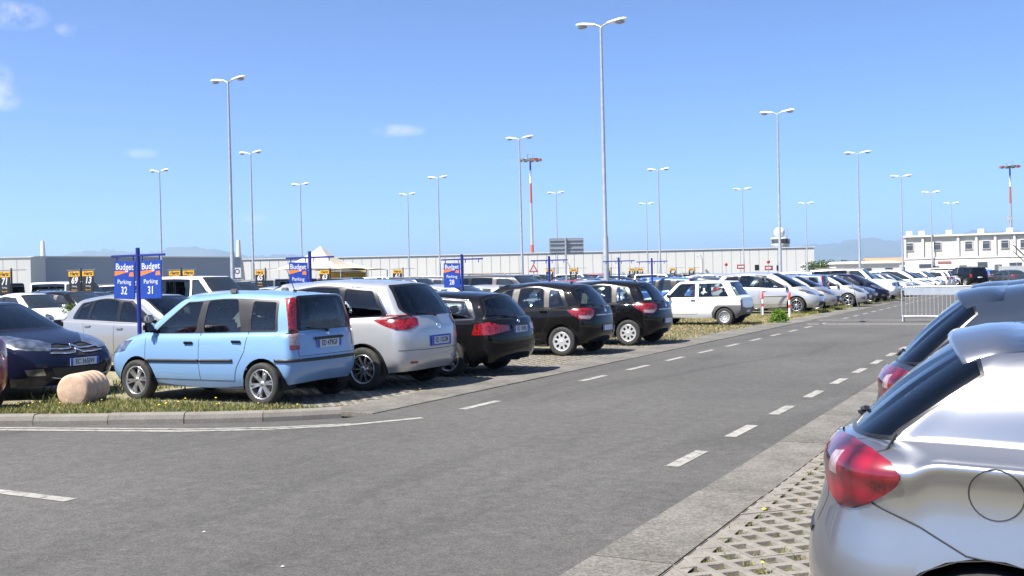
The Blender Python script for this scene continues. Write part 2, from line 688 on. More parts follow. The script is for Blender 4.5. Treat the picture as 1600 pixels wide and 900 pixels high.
    def hit(self, p, D=(0, 1, 0)):
        D = Vector(D).normalized()
        loc, nrm, _, _ = self.bvh.ray_cast(Vector(p) + D * 3, -D, 6)
        if loc is None:
            loc, nrm, _, _ = self.bvh.find_nearest(Vector(p))
        return loc, nrm

    def line_z(self, line, x):
        """height of a side line (base or roof edge ring) at x"""
        best = None
        pts = [p for i, p in enumerate(line) if SP - .02 <= i / NS <= SQ + .02]
        for a, b in zip(pts, pts[1:]):
            if b.x <= x <= a.x:
                t = (a.x - x) / (a.x - b.x + 1e-9)
                return a.z + (b.z - a.z) * t
        return pts[0].z if x > pts[0].x else pts[-1].z

    def strip(self, x0b, x0t, x1b, x1t, lo=.02, hi=.03, n=6):
        """window outline between belt and roof edge: front edge x0 (bottom, top), rear edge x1"""
        low = [x0b + (x1b - x0b) * i / n for i in range(n + 1)]
        upp = [x1t + (x0t - x1t) * i / n for i in range(n + 1)]
        return [(x, self.line_z(self.base, x) + lo) for x in low] + [(x, self.line_z(self.edge, x) - hi) for x in upp]

    def wheel_arches(self, r=None):
        sp = self.sp
        for ax in (sp['ax'][0], sp['ax'][1]):
            rr = r or sp['wr'] + .05
            zc = sp['wr']
            poly = [(ax + rr * math.cos(2 * math.pi * k / 26), zc + rr * math.sin(2 * math.pi * k / 26)) for k in range(26)]
            poly = [(x, z) for x, z in poly if z > -.5]
            self.side(poly, 'hole', nmin=-.2)

    def ribbon(self, pts, width, thick=.0015, D=(0, 1, 0), lift=.0022, closed=False, sub=6, bm=None, mirror=True):
        """a strip of given width laid on the body along a line of points; returns mesh data for both sides"""
        P = [Vector(p) for p in pts]
        if closed: P.append(P[0])
        fine = []
        for a, b in zip(P, P[1:]):
            k = max(1, int((b - a).length / .04)) if sub else 1
            fine += [a.lerp(b, i / k) for i in range(k)]
        fine.append(P[-1])
        if D is None:
            hits = [self.bvh.find_nearest(p)[:2] for p in fine]
        else:
            hits = [self.hit(p, D) for p in fine]
        vs, fs = [], []
        n = len(hits)
        for i, (c, nm) in enumerate(hits):
            if closed:
                t = hits[(i + 1) % (n - 1)][0] - hits[(i - 1) % (n - 1)][0]
            else:
                t = hits[min(i + 1, n - 1)][0] - hits[max(i - 1, 0)][0]
            t.normalize()
            w = nm.cross(t).normalized() * width / 2
            o = nm * (lift + thick)
            q = nm * (-.004)
            vs += [c - w + q, c - w * .92 + o, c + w * .92 + o, c + w + q]
        for i in range(n - 1):
            for k in range(3):
                fs.append([i * 4 + k, i * 4 + k + 1, (i + 1) * 4 + k + 1, (i + 1) * 4 + k])
        fs.append([0, 1, 2, 3]); e = (n - 1) * 4
        fs.append([e + 3, e + 2, e + 1, e])
        if mirror:
            k = len(vs)
            vs2 = [Vector((v.x, -v.y, v.z)) for v in vs]
            return (vs, fs), (vs2, [f[::-1] for f in fs])
        return (vs, fs), None

    def add_ribbon(self, name, pts, width, mat, thick=.0015, D=(0, 1, 0), both=True, closed=False, parent=None, split=True):
        a, b = self.ribbon(pts, width, thick, D, closed=closed, mirror=both)
        if split and b is not None:
            for d in (a, b):
                self.add_part(name, MB().add(d[0], d[1], mat, True).mesh(name), parent)
        else:
            m_ = MB().add(a[0], a[1], mat, True)
            if b is not None: m_.add(b[0], b[1], mat, True)
            self.add_part(name, m_.mesh(name), parent)

    def add_part(self, name, me, parent=None, M=None, paint=False):
        self.parts.append((name, me, parent, M, paint))
        return len(self.parts) - 1

    def finish(self, defs, liner=True):
        """defs: group -> (part name, material or 'PAINT', 'pair' | 'join', offset outwards)"""
        bm, lay = self.half, self.lay
        bm.normal_update()
        bm.verts.index_update()
        nrm = {}
        for v in bm.verts:
            n_ = v.normal.copy()
            if abs(v.co.y) < 1e-3:
                n_.y = 0; n_.normalize()
            nrm[v] = n_
        # stray slivers go back to the body
        for gi, gname in enumerate(self.groups):
            if gi == 0 or gname in ('hole', 'tail', 'trim2', 'trim3', 'trim'): continue
            left = {f for f in bm.faces if f[lay] == gi}
            comps = []
            while left:
                st = [left.pop()]; comp = list(st)
                while st:
                    for e in st.pop().edges:
                        for g_ in e.link_faces:
                            if g_ in left:
                                left.discard(g_); st.append(g_); comp.append(g_)
                comps.append((sum(f.calc_area() for f in comp), comp))
            if len(comps) > 1:
                big = max(c_[0] for c_ in comps)
                for ar, comp in comps:
                    if ar < big:
                        for f in comp: f[lay] = 0
        by = {}
        for f in bm.faces:
            by.setdefault(self.groups[f[lay]], []).append(f)
        def emit(faces, off, flip, mirror_mode, name, mat):
            out = []
            def make(signs):
                vs, fs, ns = [], [], []
                for sgn in signs:
                    idx = {}
                    for f in faces:
                        loop = []
                        for v in f.verts:
                            if v not in idx:
                                idx[v] = len(vs)
                                n_ = nrm[v]
                                c = v.co + n_ * off
                                if abs(v.co.y) < 1e-3: c.y = 0
                                vs.append((c.x, c.y * sgn, c.z))
                                k = -1 if flip else 1
                                ns.append((n_.x * k, n_.y * sgn * k, n_.z * k))
                            loop.append(idx[v])
                        if (sgn < 0) != flip: loop = loop[::-1]
                        fs.append(loop)
                me = bpy.data.meshes.new(name)
                me.from_pydata(vs, [], fs)
                me.materials.append(MATS.get(mat) if mat != 'PAINT' else PAINTS['silver'])
                me.polygons.foreach_set('use_smooth', [True] * len(fs))
                me.update()
                me.normals_split_custom_set_from_vertices(ns)
                return me
            return [make((1, -1))] if mirror_mode == 'join' else [make((1,)), make((-1,))]
        self.index = {}
        for grp in self.groups:
            if grp == 'hole' or grp not in by: continue
            nm, mat, mode, off = defs.get(grp, ('body', 'PAINT', 'join', 0.0))
            for me in emit(by[grp], off, False, mode, nm, mat):
                self.index.setdefault(grp, []).append(self.add_part(nm, me, None, None, mat == 'PAINT'))
        if liner:
            skip = {'hole'} | {g_ for g_ in by if defs.get(g_, ('', '', '', 0))[1] in ('glass', 'glass_dark', 'glass_rear')}
            fs = [f for g_ in by if g_ not in skip for f in by[g_] if f.calc_center_median().z > .35]
            self.add_part('inner_lining', emit(fs, -.014, True, 'join', 'inner_lining', 'interior')[0])
        bm.free()

    def wells_and_floor(self):
        sp = self.sp
        m_ = MB()
        wr, hw = sp['wr'] + .045, sp['hw'] - .035
        for ax in sp['ax']:
            for sg in (1, -1):
                vs, fs = [], []
                for k in range(15):
                    a = -.25 + (math.pi + .5) * k / 14
                    for y in (hw, hw - .30):
                        vs.append((ax + wr * math.cos(a), sg * y, sp['wr'] + wr * math.sin(a)))
                for k in range(14):
                    fs.append([2 * k, 2 * k + 1, 2 * k + 3, 2 * k + 2])
                fs.append([2 * k + 1 for k in range(15)])
                m_.add(vs, fs, 'well', True)
        zb = sp.get('zb', .22)
        x0, x1 = sp['xr'] + .16, sp['xf'] - .2
        a0, a1 = sp['ax'][1], sp['ax'][0]
        for (xa, xb, w, z) in ((x0 + .1, a0 - wr, hw - .30, zb + .09), (a0 - wr, a0 + wr, hw - .31, zb + .03), (a0 + wr, a1 - wr, hw - .05, zb - .02),
                               (a1 - wr, a1 + wr, hw - .31, zb + .01), (a1 + wr, x1 - .1, hw - .32, zb + .01)):
            m_.box(((xa + xb) / 2, 0, z + .05), (abs(xb - xa), 2 * w, .1), 'well')
        self.add_part('underbody', m_.mesh('underbody'))

    def seats(self, x_front, x_rear, zs=.50, wy=.36, back=.62, tilt=.22, rear=True, wheel=True, fab='seat_fabric'):
        def seat(w, head=True):
            m_ = MB()
            m_.box((.12, 0, .06), (.50, w, .15), fab, .05)
            T = Matrix.Translation((-.12, 0, .08)) @ Matrix.Rotation(-tilt, 4, 'Y')
            m_.box((0, 0, back / 2), (.13, w * .96, back), fab, .05, M=T)
            if head:
                m_.box((.0, 0, back + .12), (.09, .25, .17), fab, .04, M=T)
                for s_ in (-1, 1):
                    m_.box((.0, s_ * .06, back + .02), (.012, .012, .09), 'chrome', M=T)
            return m_.mesh('seat')
        fm = seat(.48)
        for sg in (1, -1):
            self.add_part('seat', fm, None, Matrix.Translation((x_front, sg * wy, zs - .12)))
        if rear:
            rm = MB()
            rm.box((.10, 0, .06), (.48, 1.16, .15), fab, .05)
            T = Matrix.Translation((-.14, 0, .08)) @ Matrix.Rotation(-tilt, 4, 'Y')
            rm.box((0, 0, .27), (.13, 1.16, .54), fab, .05, M=T)
            for y in (-.36, .36):
                rm.box((0, y, .62), (.09, .25, .15), fab, .04, M=T)
            self.add_part('rear_bench', rm.mesh('rear_bench'), None, Matrix.Translation((x_rear, 0, zs - .10)))
        if wheel:
            sp = self.sp
            dm = MB()
            xd, zd = sp['cowl'][1] - .02, sp['belt'][0] - .06
            dm.box((xd - .05, 0, zd - .14), (.42, 2 * sp['hwb'] - .12 if 'hwb' in sp else 1.25, .30), 'interior', .06)
            d = self.add_part('dashboard', dm.mesh('dashboard'))
            T = Matrix.Translation((xd - .36, wy, zd - .04)) @ Matrix.Rotation(R(-62), 4, 'Y')
            sm = MB()
            ringp = [(0.185 * math.cos(2 * math.pi * k / 20), .185 * math.sin(2 * math.pi * k / 20), 0) for k in range(21)]
            sm.tube([T @ Vector(p) for p in ringp], .015, 'interior', 6, False)
            sm.box((0, 0, -.02), (.13, .13, .05), 'interior', .02, M=T)
            sm.box((0, 0, 0), (.34, .03, .015), 'interior', M=T)
            sm.box((-.08, 0, 0), (.16, .03, .015), 'interior', M=T)
            self.add_part('steering_wheel', sm.mesh('steering_wheel'), d)

    def wheels(self, rim_mesh, tyre_mesh, track):
        for ax in self.sp['ax']:
            for sg in (1, -1):
                M = Matrix.Translation((ax, sg * track, self.sp['wr']))
                if sg < 0: M = M @ Matrix.Rotation(math.pi, 4, 'Z')
                M = M @ Matrix.Rotation(random.uniform(0, 6), 4, 'Y')
                w = self.add_part('wheel', tyre_mesh, None, M)
                self.add_part('rim', rim_mesh, w)

    def mirrors(self, x, z, size=(.11, .20, .15), mat='PAINT', y=None):
        c, n_ = self.hit((x, 0, z))
        for sg in (1, -1):
            yy = (y or c.y) + size[1] / 2 + .03
            m_ = MB()
            m_.box((x, sg * yy, z + .05), size, 'trim_black' if mat != 'PAINT' else PAINTS['silver'], min(size) * .35)
            k = self.add_part('door_mirror', m_.mesh('door_mirror'), None, None, mat == 'PAINT')
            f = MB()
            f.box((x - size[0] / 2 - .001, sg * yy, z + .05), (.006, size[1] * .8, size[2] * .75), 'chrome')
            f.box((x, sg * (yy - size[1] / 2), z + .0), (size[0] * .6, .10, .05), 'trim_black', .01)
            self.add_part('mirror_glass', f.mesh('mirror_glass'), k)

    def handle(self, x, z, mat='trim_black', w=.17, h=.035, recess=True):
        c, n_ = self.hit((x, 0, z))
        for sg in (1, -1):
            m_ = MB()
            m_.box((x, sg * (c.y + .012), z), (w, .035, h), mat if mat != 'PAINT' else PAINTS['silver'], .012)
            if recess:
                m_.box((x, sg * (c.y - .012), z - .012), (w * .8, .03, h * 1.6), 'seam', .01)
            self.add_part('door_handle', m_.mesh('door_handle'), None, None, mat == 'PAINT')

    def plate(self, x_sign, z, text=None, tilt=0.0, surround=None, blue=True, h=.11, w=.52, dx=0.012):
        c, n_ = self.hit((0, 0.02, z), (x_sign, 0, 0))
        T = Matrix.Translation((c.x + x_sign * dx, 0, z)) @ Matrix.Rotation(R(-90 if x_sign < 0 else 90), 4, 'Z') @ Matrix.Rotation(tilt, 4, 'X')
        m_ = MB()
        if surround:
            m_.box((0, .012, 0), (w + .05, .02, h + .05), surround, .006, M=T)
        m_.box((0, 0, 0), (w, .010, h), 'plate_white', .003, M=T)
        if blue:
            for s_ in (-1, 1):
                m_.box((s_ * (w / 2 - .024), -.0035, 0), (.046, .006, h * .96), 'plate_blue', M=T)
        k = self.add_part('number_plate', m_.mesh('number_plate'))
        if text:
            me = text_mesh(text, h * .92, .0012, squeeze=.80)
            if not me.materials: me.materials.append(MATS['ink'])
            self.add_part('plate_lettering', me, k, T @ Matrix.Translation((0, -.0065, 0)))

    def merged(self):
        """the whole car as one mesh, for cars too far away to show their parts"""
        if getattr(self, '_merged', None):
            return self._merged
        keep = ('seat', 'rear_bench', 'dashboard', 'steering_wheel', 'plate_lettering', 'mirror_glass', 'wiper', 'door_seam', 'inner_lining', 'tailgate_seam', 'bumper_seam', 'door_handle', 'emblem')
        m_ = MB()
        world_m = {}
        for i, (nm, me, par, M, isp) in enumerate(self.parts):
            T = (world_m[par] if par is not None else Matrix.Identity(4)) @ (M or Matrix.Identity(4))
            world_m[i] = T
            if nm in keep:
                continue
            vs = [v.co for v in me.vertices]
            byslot = {}
            for p in me.polygons:
                byslot.setdefault(p.material_index, []).append(list(p.vertices))
            for si, fs in byslot.items():
                mt = me.materials[si]
                if mt.name in ('glass', 'glass_rear'):
                    mt = MATS['glass_far']
                m_.add(vs, fs, mt, True, T)
        self._merged = m_.mesh(self.name.replace(' ', '_'))
        return self._merged

    def place_far(self, x, y, heading, colour, label, group, cat='car', name='parked_car', z=0.0):
        o = mesh_obj(name, self.merged())
        o.location = (x, y, z); o.rotation_euler = (0, 0, heading)
        for sl in o.material_slots:
            if sl.material in PAINTS.values():
                sl.link = 'OBJECT'; sl.material = PAINTS[colour]
        return tag(o, label, cat, group)

    # -- putting a car of this model into the scene
    def place(self, x, y, heading, colour, label, group=None, cat='car', name=None, lite=False, z=0.0, glass_mat=None):
        root = empty(name or 'parked_car', (x, y, z), heading)
        tag(root, label, cat, group)
        objs = {}
        drop = {'seat', 'rear_bench', 'dashboard', 'steering_wheel', 'seam', 'plate_lettering', 'mirror_glass', 'wiper', 'door_seam', 'underbody'} if lite else ()
        for i, (nm, me, par, M, isp) in enumerate(self.parts):
            if nm in drop:
                continue
            o = bpy.data.objects.new(nm, me)
            COL.objects.link(o)
            o.parent = objs.get(par, root) if par is not None else root
            if M is not None: o.matrix_local = M
            if isp:
                for sl in o.material_slots:
                    if sl.material in PAINTS.values() or sl.material is None:
                        sl.link = 'OBJECT'; sl.material = PAINTS[colour]
            objs[i] = o
        self.last = objs
        return root


def tyre_mesh(r, w=.175, rim_r=None):
    rim_r = rim_r or r * .64
    prof = [(rim_r - .01, -w * .40), (rim_r, -w * .44), (rim_r + .02, -w * .49), (r * .87, -w * .52), (r * .955, -w * .47), (r * .99, -w * .38), (r, -w * .2), (r, w * .2),
            (r * .99, w * .38), (r * .955, w * .47), (r * .87, w * .52), (rim_r + .02, w * .49), (rim_r, w * .44), (rim_r - .01, w * .40)]
    m_ = MB().lathe(prof, 'tyre', 40)
    return m_.mesh('tyre')


def rim_mesh(r, w, kind, mat='alloy', n=6):
    """outer face at +Y"""
    m_ = MB()
    yo = w * .44
    m_.lathe([(r * .93, yo - .02), (r * .94, yo), (r * 1.0, yo + .004), (r * 1.01, yo - .006)], mat, 40)
    m_.lathe([(r * .93, yo - .015), (r * .90, yo - .09), (r * .9, -w * .4)], mat if kind != 'steel' else mat, 40)
    m_.lathe([(0.001, yo - .10), (r * .92, yo - .10)], 'well', 32)
    m_.lathe([(0.001, yo - .085), (r * .52, yo - .085), (r * .52, yo - .1)], 'grey_plastic', 32)
    if kind == 'spoke' or kind == 'twin':
        for k in range(n):
            a = 2 * math.pi * k / n
            offs = (-.085, .085) if kind == 'twin' else (0,)
            for o in offs:
                a1, a0 = a + o * 1.6, a + o * .9
                wd0, wd1 = (.026, .022) if kind == 'twin' else (.030, .036)
                if n > 8: wd0, wd1 = .016, .014
                pts = []
                for (rr, aa, wd, yy) in ((r * .16, a0, wd0, yo - .018), (r * .55, (a0 + a1) / 2, wd0 * .9, yo - .008), (r * .96, a1, wd1, yo - .006)):
                    c = Vector((rr * math.cos(aa), 0, rr * math.sin(aa)))
                    t = Vector((-math.sin(aa), 0, math.cos(aa)))
                    pts += [c - t * wd / 2 * 1.5 + Vector((0, yy - .03, 0)), c - t * wd / 2 + Vector((0, yy, 0)), c + t * wd / 2 + Vector((0, yy, 0)), c + t * wd / 2 * 1.5 + Vector((0, yy - .03, 0))]
                fs = [[i * 4 + j, (i + 1) * 4 + j, (i + 1) * 4 + j + 1, i * 4 + j + 1] for i in range(2) for j in range(3)]
                m_.add(pts, [f[::-1] for f in fs], mat, False)
        m_.lathe([(.001, yo - .006), (r * .13, yo - .008), (r * .22, yo - .018), (r * .24, yo - .04)], mat, 20)
        m_.lathe([(.001, yo - .001), (r * .09, yo - .003), (r * .1, yo - .01)], 'grey_plastic', 16)
    else:
        # pressed disc or hubcap with openings: petals between holes
        holes = n
        n_r = 5
        rr = [r * .10, r * .36, r * .48, r * .80, r * .95]
        yy = [yo + .002, yo - .004, yo - .006, yo - .004, yo - .004]
        if kind == 'steel': yy = [yo - .055, yo - .045, yo - .03, yo - .035, yo - .03]
        seg = holes * 6
        vs = [(rr[j] * math.cos(2 * math.pi * k / seg), yy[j], rr[j] * math.sin(2 * math.pi * k / seg)) for j in range(n_r) for k in range(seg)]
        fs = []
        for j in range(n_r - 1):
            for k in range(seg):
                if (j == 2 and kind == 'cap' or (kind == 'steel' and j == 2)) and k % 6 in ((1, 2, 3) if kind == 'cap' else (1, 2)):
                    continue
                fs.append([j * seg + k, j * seg + (k + 1) % seg, (j + 1) * seg + (k + 1) % seg, (j + 1) * seg + k][::-1])
        m_.add(vs, fs, mat, True)
        m_.lathe([(.001, yo + .006 if kind == 'cap' else yo - .03), (r * .1, yo + .003 if kind == 'cap' else yo - .03), (r * .13, yo - .01 if kind == 'cap' else yo - .055)], mat, 20)
    return m_.mesh('rim')

# ------------------------------------------------------------------ car models
DEFS = {
    'trim': ('window_trim', 'trim_black', 'pair', .0015),
    'trim2': ('window_pillar', 'pillar_grey', 'pair', .002),
    'trim3': ('window_pillar', 'pillar_grey', 'pair', .002),
    'cladding2': ('wheel_arch_cladding', 'grey_plastic', 'pair', .012),
    'glass1': ('side_window', 'glass', 'pair', -.004),
    'glass2': ('side_window', 'glass', 'pair', -.004),
    'glass3': ('quarter_window', 'glass', 'pair', -.004),
    'screen_trim': ('windscreen_trim', 'trim_black', 'join', .0015),
    'screen': ('windscreen', 'glass', 'join', -.002),
    'rear_trim': ('rear_window_trim', 'trim_black', 'join', .0015),
    'rear_glass': ('rear_window', 'glass_rear', 'join', -.002),
    'tail': ('tail_lamp', 'lamp_red', 'pair', .006),
    'tail_clear': ('tail_lamp_lens', 'lamp_clear', 'pair', .0065),
    'tail_amber': ('tail_lamp_lens', 'lamp_amber', 'pair', .0065),
    'head': ('headlamp', 'headlamp', 'pair', .004),
    'fog': ('fog_lamp', 'headlamp', 'pair', .003),
    'grille': ('grille', 'black_plastic', 'join', -.012),
    'intake': ('lower_intake', 'black_plastic', 'join', -.015),
    'door1': ('front_door', 'PAINT', 'pair', .001),
    'door2': ('rear_door', 'PAINT', 'pair', .001),
    'hatch': ('tailgate', 'PAINT', 'join', .001),
    'bonnet': ('bonnet', 'PAINT', 'join', .001),
    'black_low': ('bumper_moulding', 'grey_plastic', 'join', .004),
    'cladding': ('wheel_arch_cladding', 'grey_plastic', 'pair', .012),
    'reflector': ('reflector', 'lamp_red', 'pair', .003),
    'roof_black': ('tailgate_spoiler', 'PAINT', 'join', .0),
}


def screens(c, sb=.285, se=.735, lo=.03, hi=.035, rlo=.03, rhi=.04, rear_poly=None, trim=.022):
    def outline(s_lim, s0, lo_, hi_, grow):
        n = 8
        ss = [s0 + (s_lim - s0) * i / n for i in range(n + 1)]
        lowp = [c.base[int(round(s * NS))] for s in ss]
        upp = [c.edge[int(round(s * NS))] for s in ss]
        lowp = [(p.y + grow, p.z + lo_ - grow) for p in lowp]
        upp = [(p.y + grow, p.z - hi_ + grow) for p in upp]
        lowp[0] = (-.05, lowp[0][1]); upp[0] = (-.05, upp[0][1])
        return round_poly(lowp + upp[::-1], .05)
    c.front(outline(sb, 0, lo, hi, trim), 'screen_trim', only=['body', 'bonnet'])
    c.front(outline(sb, 0, lo, hi, 0), 'screen', only=['screen_trim'])
    if rear_poly is None:
        c.rear(outline(se, 1, rlo, rhi, trim), 'rear_trim', only=['body', 'hatch'])
        c.rear(outline(se, 1, rlo, rhi, 0), 'rear_glass', only=['rear_trim'])
    else:
        c.rear(round_poly(rear_poly[0], .05), 'rear_trim', only=['body', 'hatch', 'tail'])
        c.rear(round_poly(rear_poly[1], .05), 'rear_glass', only=['rear_trim'])


def outline_ribbons(c, name, poly, D=(0, 1, 0), w=.007, both=True):
    c.add_ribbon(name, poly, w, 'seam', thick=.0006, D=D, both=both)


def wiper(c, z, y0=-.05, y1=.42, D=(-1, 0, 0)):
    p, q = c.hit((0, max(.002, y0), z), D)[0], c.hit((0, y1, z + .05), D)[0]
    d = Vector(D)
    c.add_part('wiper', MB().tube([p + d * .02, q + d * .015], .008, 'trim_black', 6).box(p + d * .015, (.05, .06, .04), 'trim_black', .012).mesh('wiper'))


def aerial(c, x, length=.24, lean=.5, y=0):
    p, _ = c.hit((x, y, 1), (0, 0, 1))
    c.add_part('aerial', MB().tube([p, p + Vector((-lean * length, 0, length))], [.006, .003], 'trim_black', 6).box(p + Vector((0, 0, .012)), (.06, .03, .03), 'trim_black', .008).mesh('aerial'))


def emblem(c, z, x_sign, r=.035, y=0):
    p, n_ = c.hit((0, y + .001, z), (x_sign, 0, 0))
    c.add_part('emblem', MB().lathe([(.001, .008), (r * .8, .008), (r, .002), (r, -.006)], 'chrome', 20, 'X' if False else 'Y', M=Matrix.Translation(p) @ Vector((0, 1, 0)).rotation_difference(n_).to_matrix().to_4x4()).mesh('emblem'))


T17 = lambda r, w: tyre_mesh(r, w)


def make_panda():
    c = Car('small boxy hatchback', dict(xf=1.90, xr=-1.70, hw=.79, zb=.24, cowl=(1.20, .96, .99), wst=(.42, .26, 1.46), rt=(-1.53, -1.45, 1.45), rgb=(-1.64, -1.52, .98),
        belt=(.93, .965), znose=.76, ztail=.93, roof=[(0, 1.475), (.2, 1.47), (.36, 1.435), (.5, 1.475), (.68, 1.44), (1, 1.455)], hwr=.575, hwb=.725, ax=(1.15, -1.15), wr=.287,
        crown=.055, fcorner=.42, rcorner=.22, nr=2.9, gnr=3.1, rnr=3.0, bulge=.038, dr3=.02, dr4=.03, zrear=.52, df4=.20, dw4=.03))
    d1 = [(.98, .32), (.98, .92), (.80, 1.12), (.40, 1.40), (-.06, 1.43), (-.06, .32)]
    d2 = [(-.06, .32), (-.06, 1.43), (-.85, 1.43), (-.90, .95), (-.86, .72), (-.72, .50), (-.66, .32)]
    c.side(d1, 'door1'); c.side(d2, 'door2')
    c.rear([(-.05, .66), (.60, .66), (.64, .95), (.52, 1.47), (-.05, 1.47)], 'hatch')
    dlo = c.strip(.88, .285, -1.38, -1.34, .018, .044, 10)
    c.side(round_poly(dlo, .03), 'trim2', only=['body', 'door1', 'door2'])
    c.side(round_poly(c.strip(.84, .27, .04, -.02, .028, .055), .05), 'glass1', only=['trim2'])
    c.side(round_poly(c.strip(-.10, -.14, -.78, -.66, .028, .055), .08), 'glass2', only=['trim2'])
    c.side(round_poly(c.strip(-.93, -.93, -1.34, -1.30, .04, .07), .03), 'glass3', only=['trim2'])
    lamp = [(-1.60, .72, .74), (-1.43, .58, 1.42), (-1.50, .47, 1.43), (-1.69, .615, .74)]
    c.corner(lamp, 138, 'tail', only=['body', 'hatch', 'trim2'])
    c.corner([(-1.62, .76, .80), (-1.58, .72, .96), (-1.66, .585, .96), (-1.69, .60, .80)], 138, 'tail_clear', only=['tail'])
    screens(c, rear_poly=([(-.05, .985), (.59, .985), (.47, 1.45), (-.05, 1.46)], [(-.05, 1.005), (.53, 1.005), (.43, 1.42), (-.05, 1.43)]))
    c.corner([(1.72, .50, .62), (1.50, .78, .70), (1.40, .78, .86), (1.62, .52, .80)], 35, 'head')
    c.front([(-.05, .60), (.42, .60), (.40, .68), (-.05, .68)], 'grille')
    c.front([(-.05, .30), (.46, .30), (.50, .42), (-.05, .42)], 'intake')
    c.wheel_arches(.345)
    c.finish(DEFS)
    for p_ in (d1[1:2] + d1[0:1] + d1[5:6] + [(-.06, 1.0)], [(-.06, .32), (-.66, .32), (-.72, .50), (-.86, .72), (-.90, .95), (-.90, 1.15)]):
        outline_ribbons(c, 'door_seam', [(x, 0, z) for x, z in p_])
    c.add_ribbon('side_moulding', [(.96, 0, .575), (-.05, 0, .585)], .04, 'black_plastic', .014)
    c.add_ribbon('side_moulding', [(-.07, 0, .585), (-.66, 0, .595)], .04, 'black_plastic', .014)
    c.add_ribbon('bumper_strip', [(-1.36, .8, .60), (-1.50, .78, .60), (-1.62, .70, .60), (-1.70, .40, .60), (-1.72, .0, .60)], .045, 'black_plastic', .012, D=None, split=False)
    c.add_ribbon('tailgate_seam', [(-1.7, 0, .655), (-1.7, .60, .655), (-1.68, .615, .73)], .007, 'seam', .0006, D=None, split=False)
    c.handle(.13, .83); c.handle(-.72, .85)
    c.mirrors(.86, .99, (.10, .17, .14), 'black')
    c.plate(-1, .80, 'ED 479GF', surround=None)
    p, _ = c.hit((0, 0, .875), (-1, 0, 0))
    c.add_part('tailgate_handle', MB().box((p.x - .012, 0, .875), (.05, .62, .035), 'black_plastic', .012).mesh('tailgate_handle'))
    emblem(c, .935, -1)
    wiper(c, .975, -.04, .38)
    for sg in (1, -1):
        q, _ = c.hit((-.50, sg * .0 + .52, 1.4), (0, 0, 1))
        c.add_part('roof_bar_foot', MB().box((-.50, sg * .53, q.z + .028), (.13, .05, .07), 'grey_plastic', .015).mesh('roof_bar_foot'))
    aerial(c, -1.12, .32, -.45)
    c.wells_and_floor(); c.seats(.10, -.78, .58, .34, .60)
    tm = tyre_mesh(.287, .17, .198)
    c.wheels(rim_mesh(.201, .17, 'twin', 'alloy', 6), tm, .705)
    return c


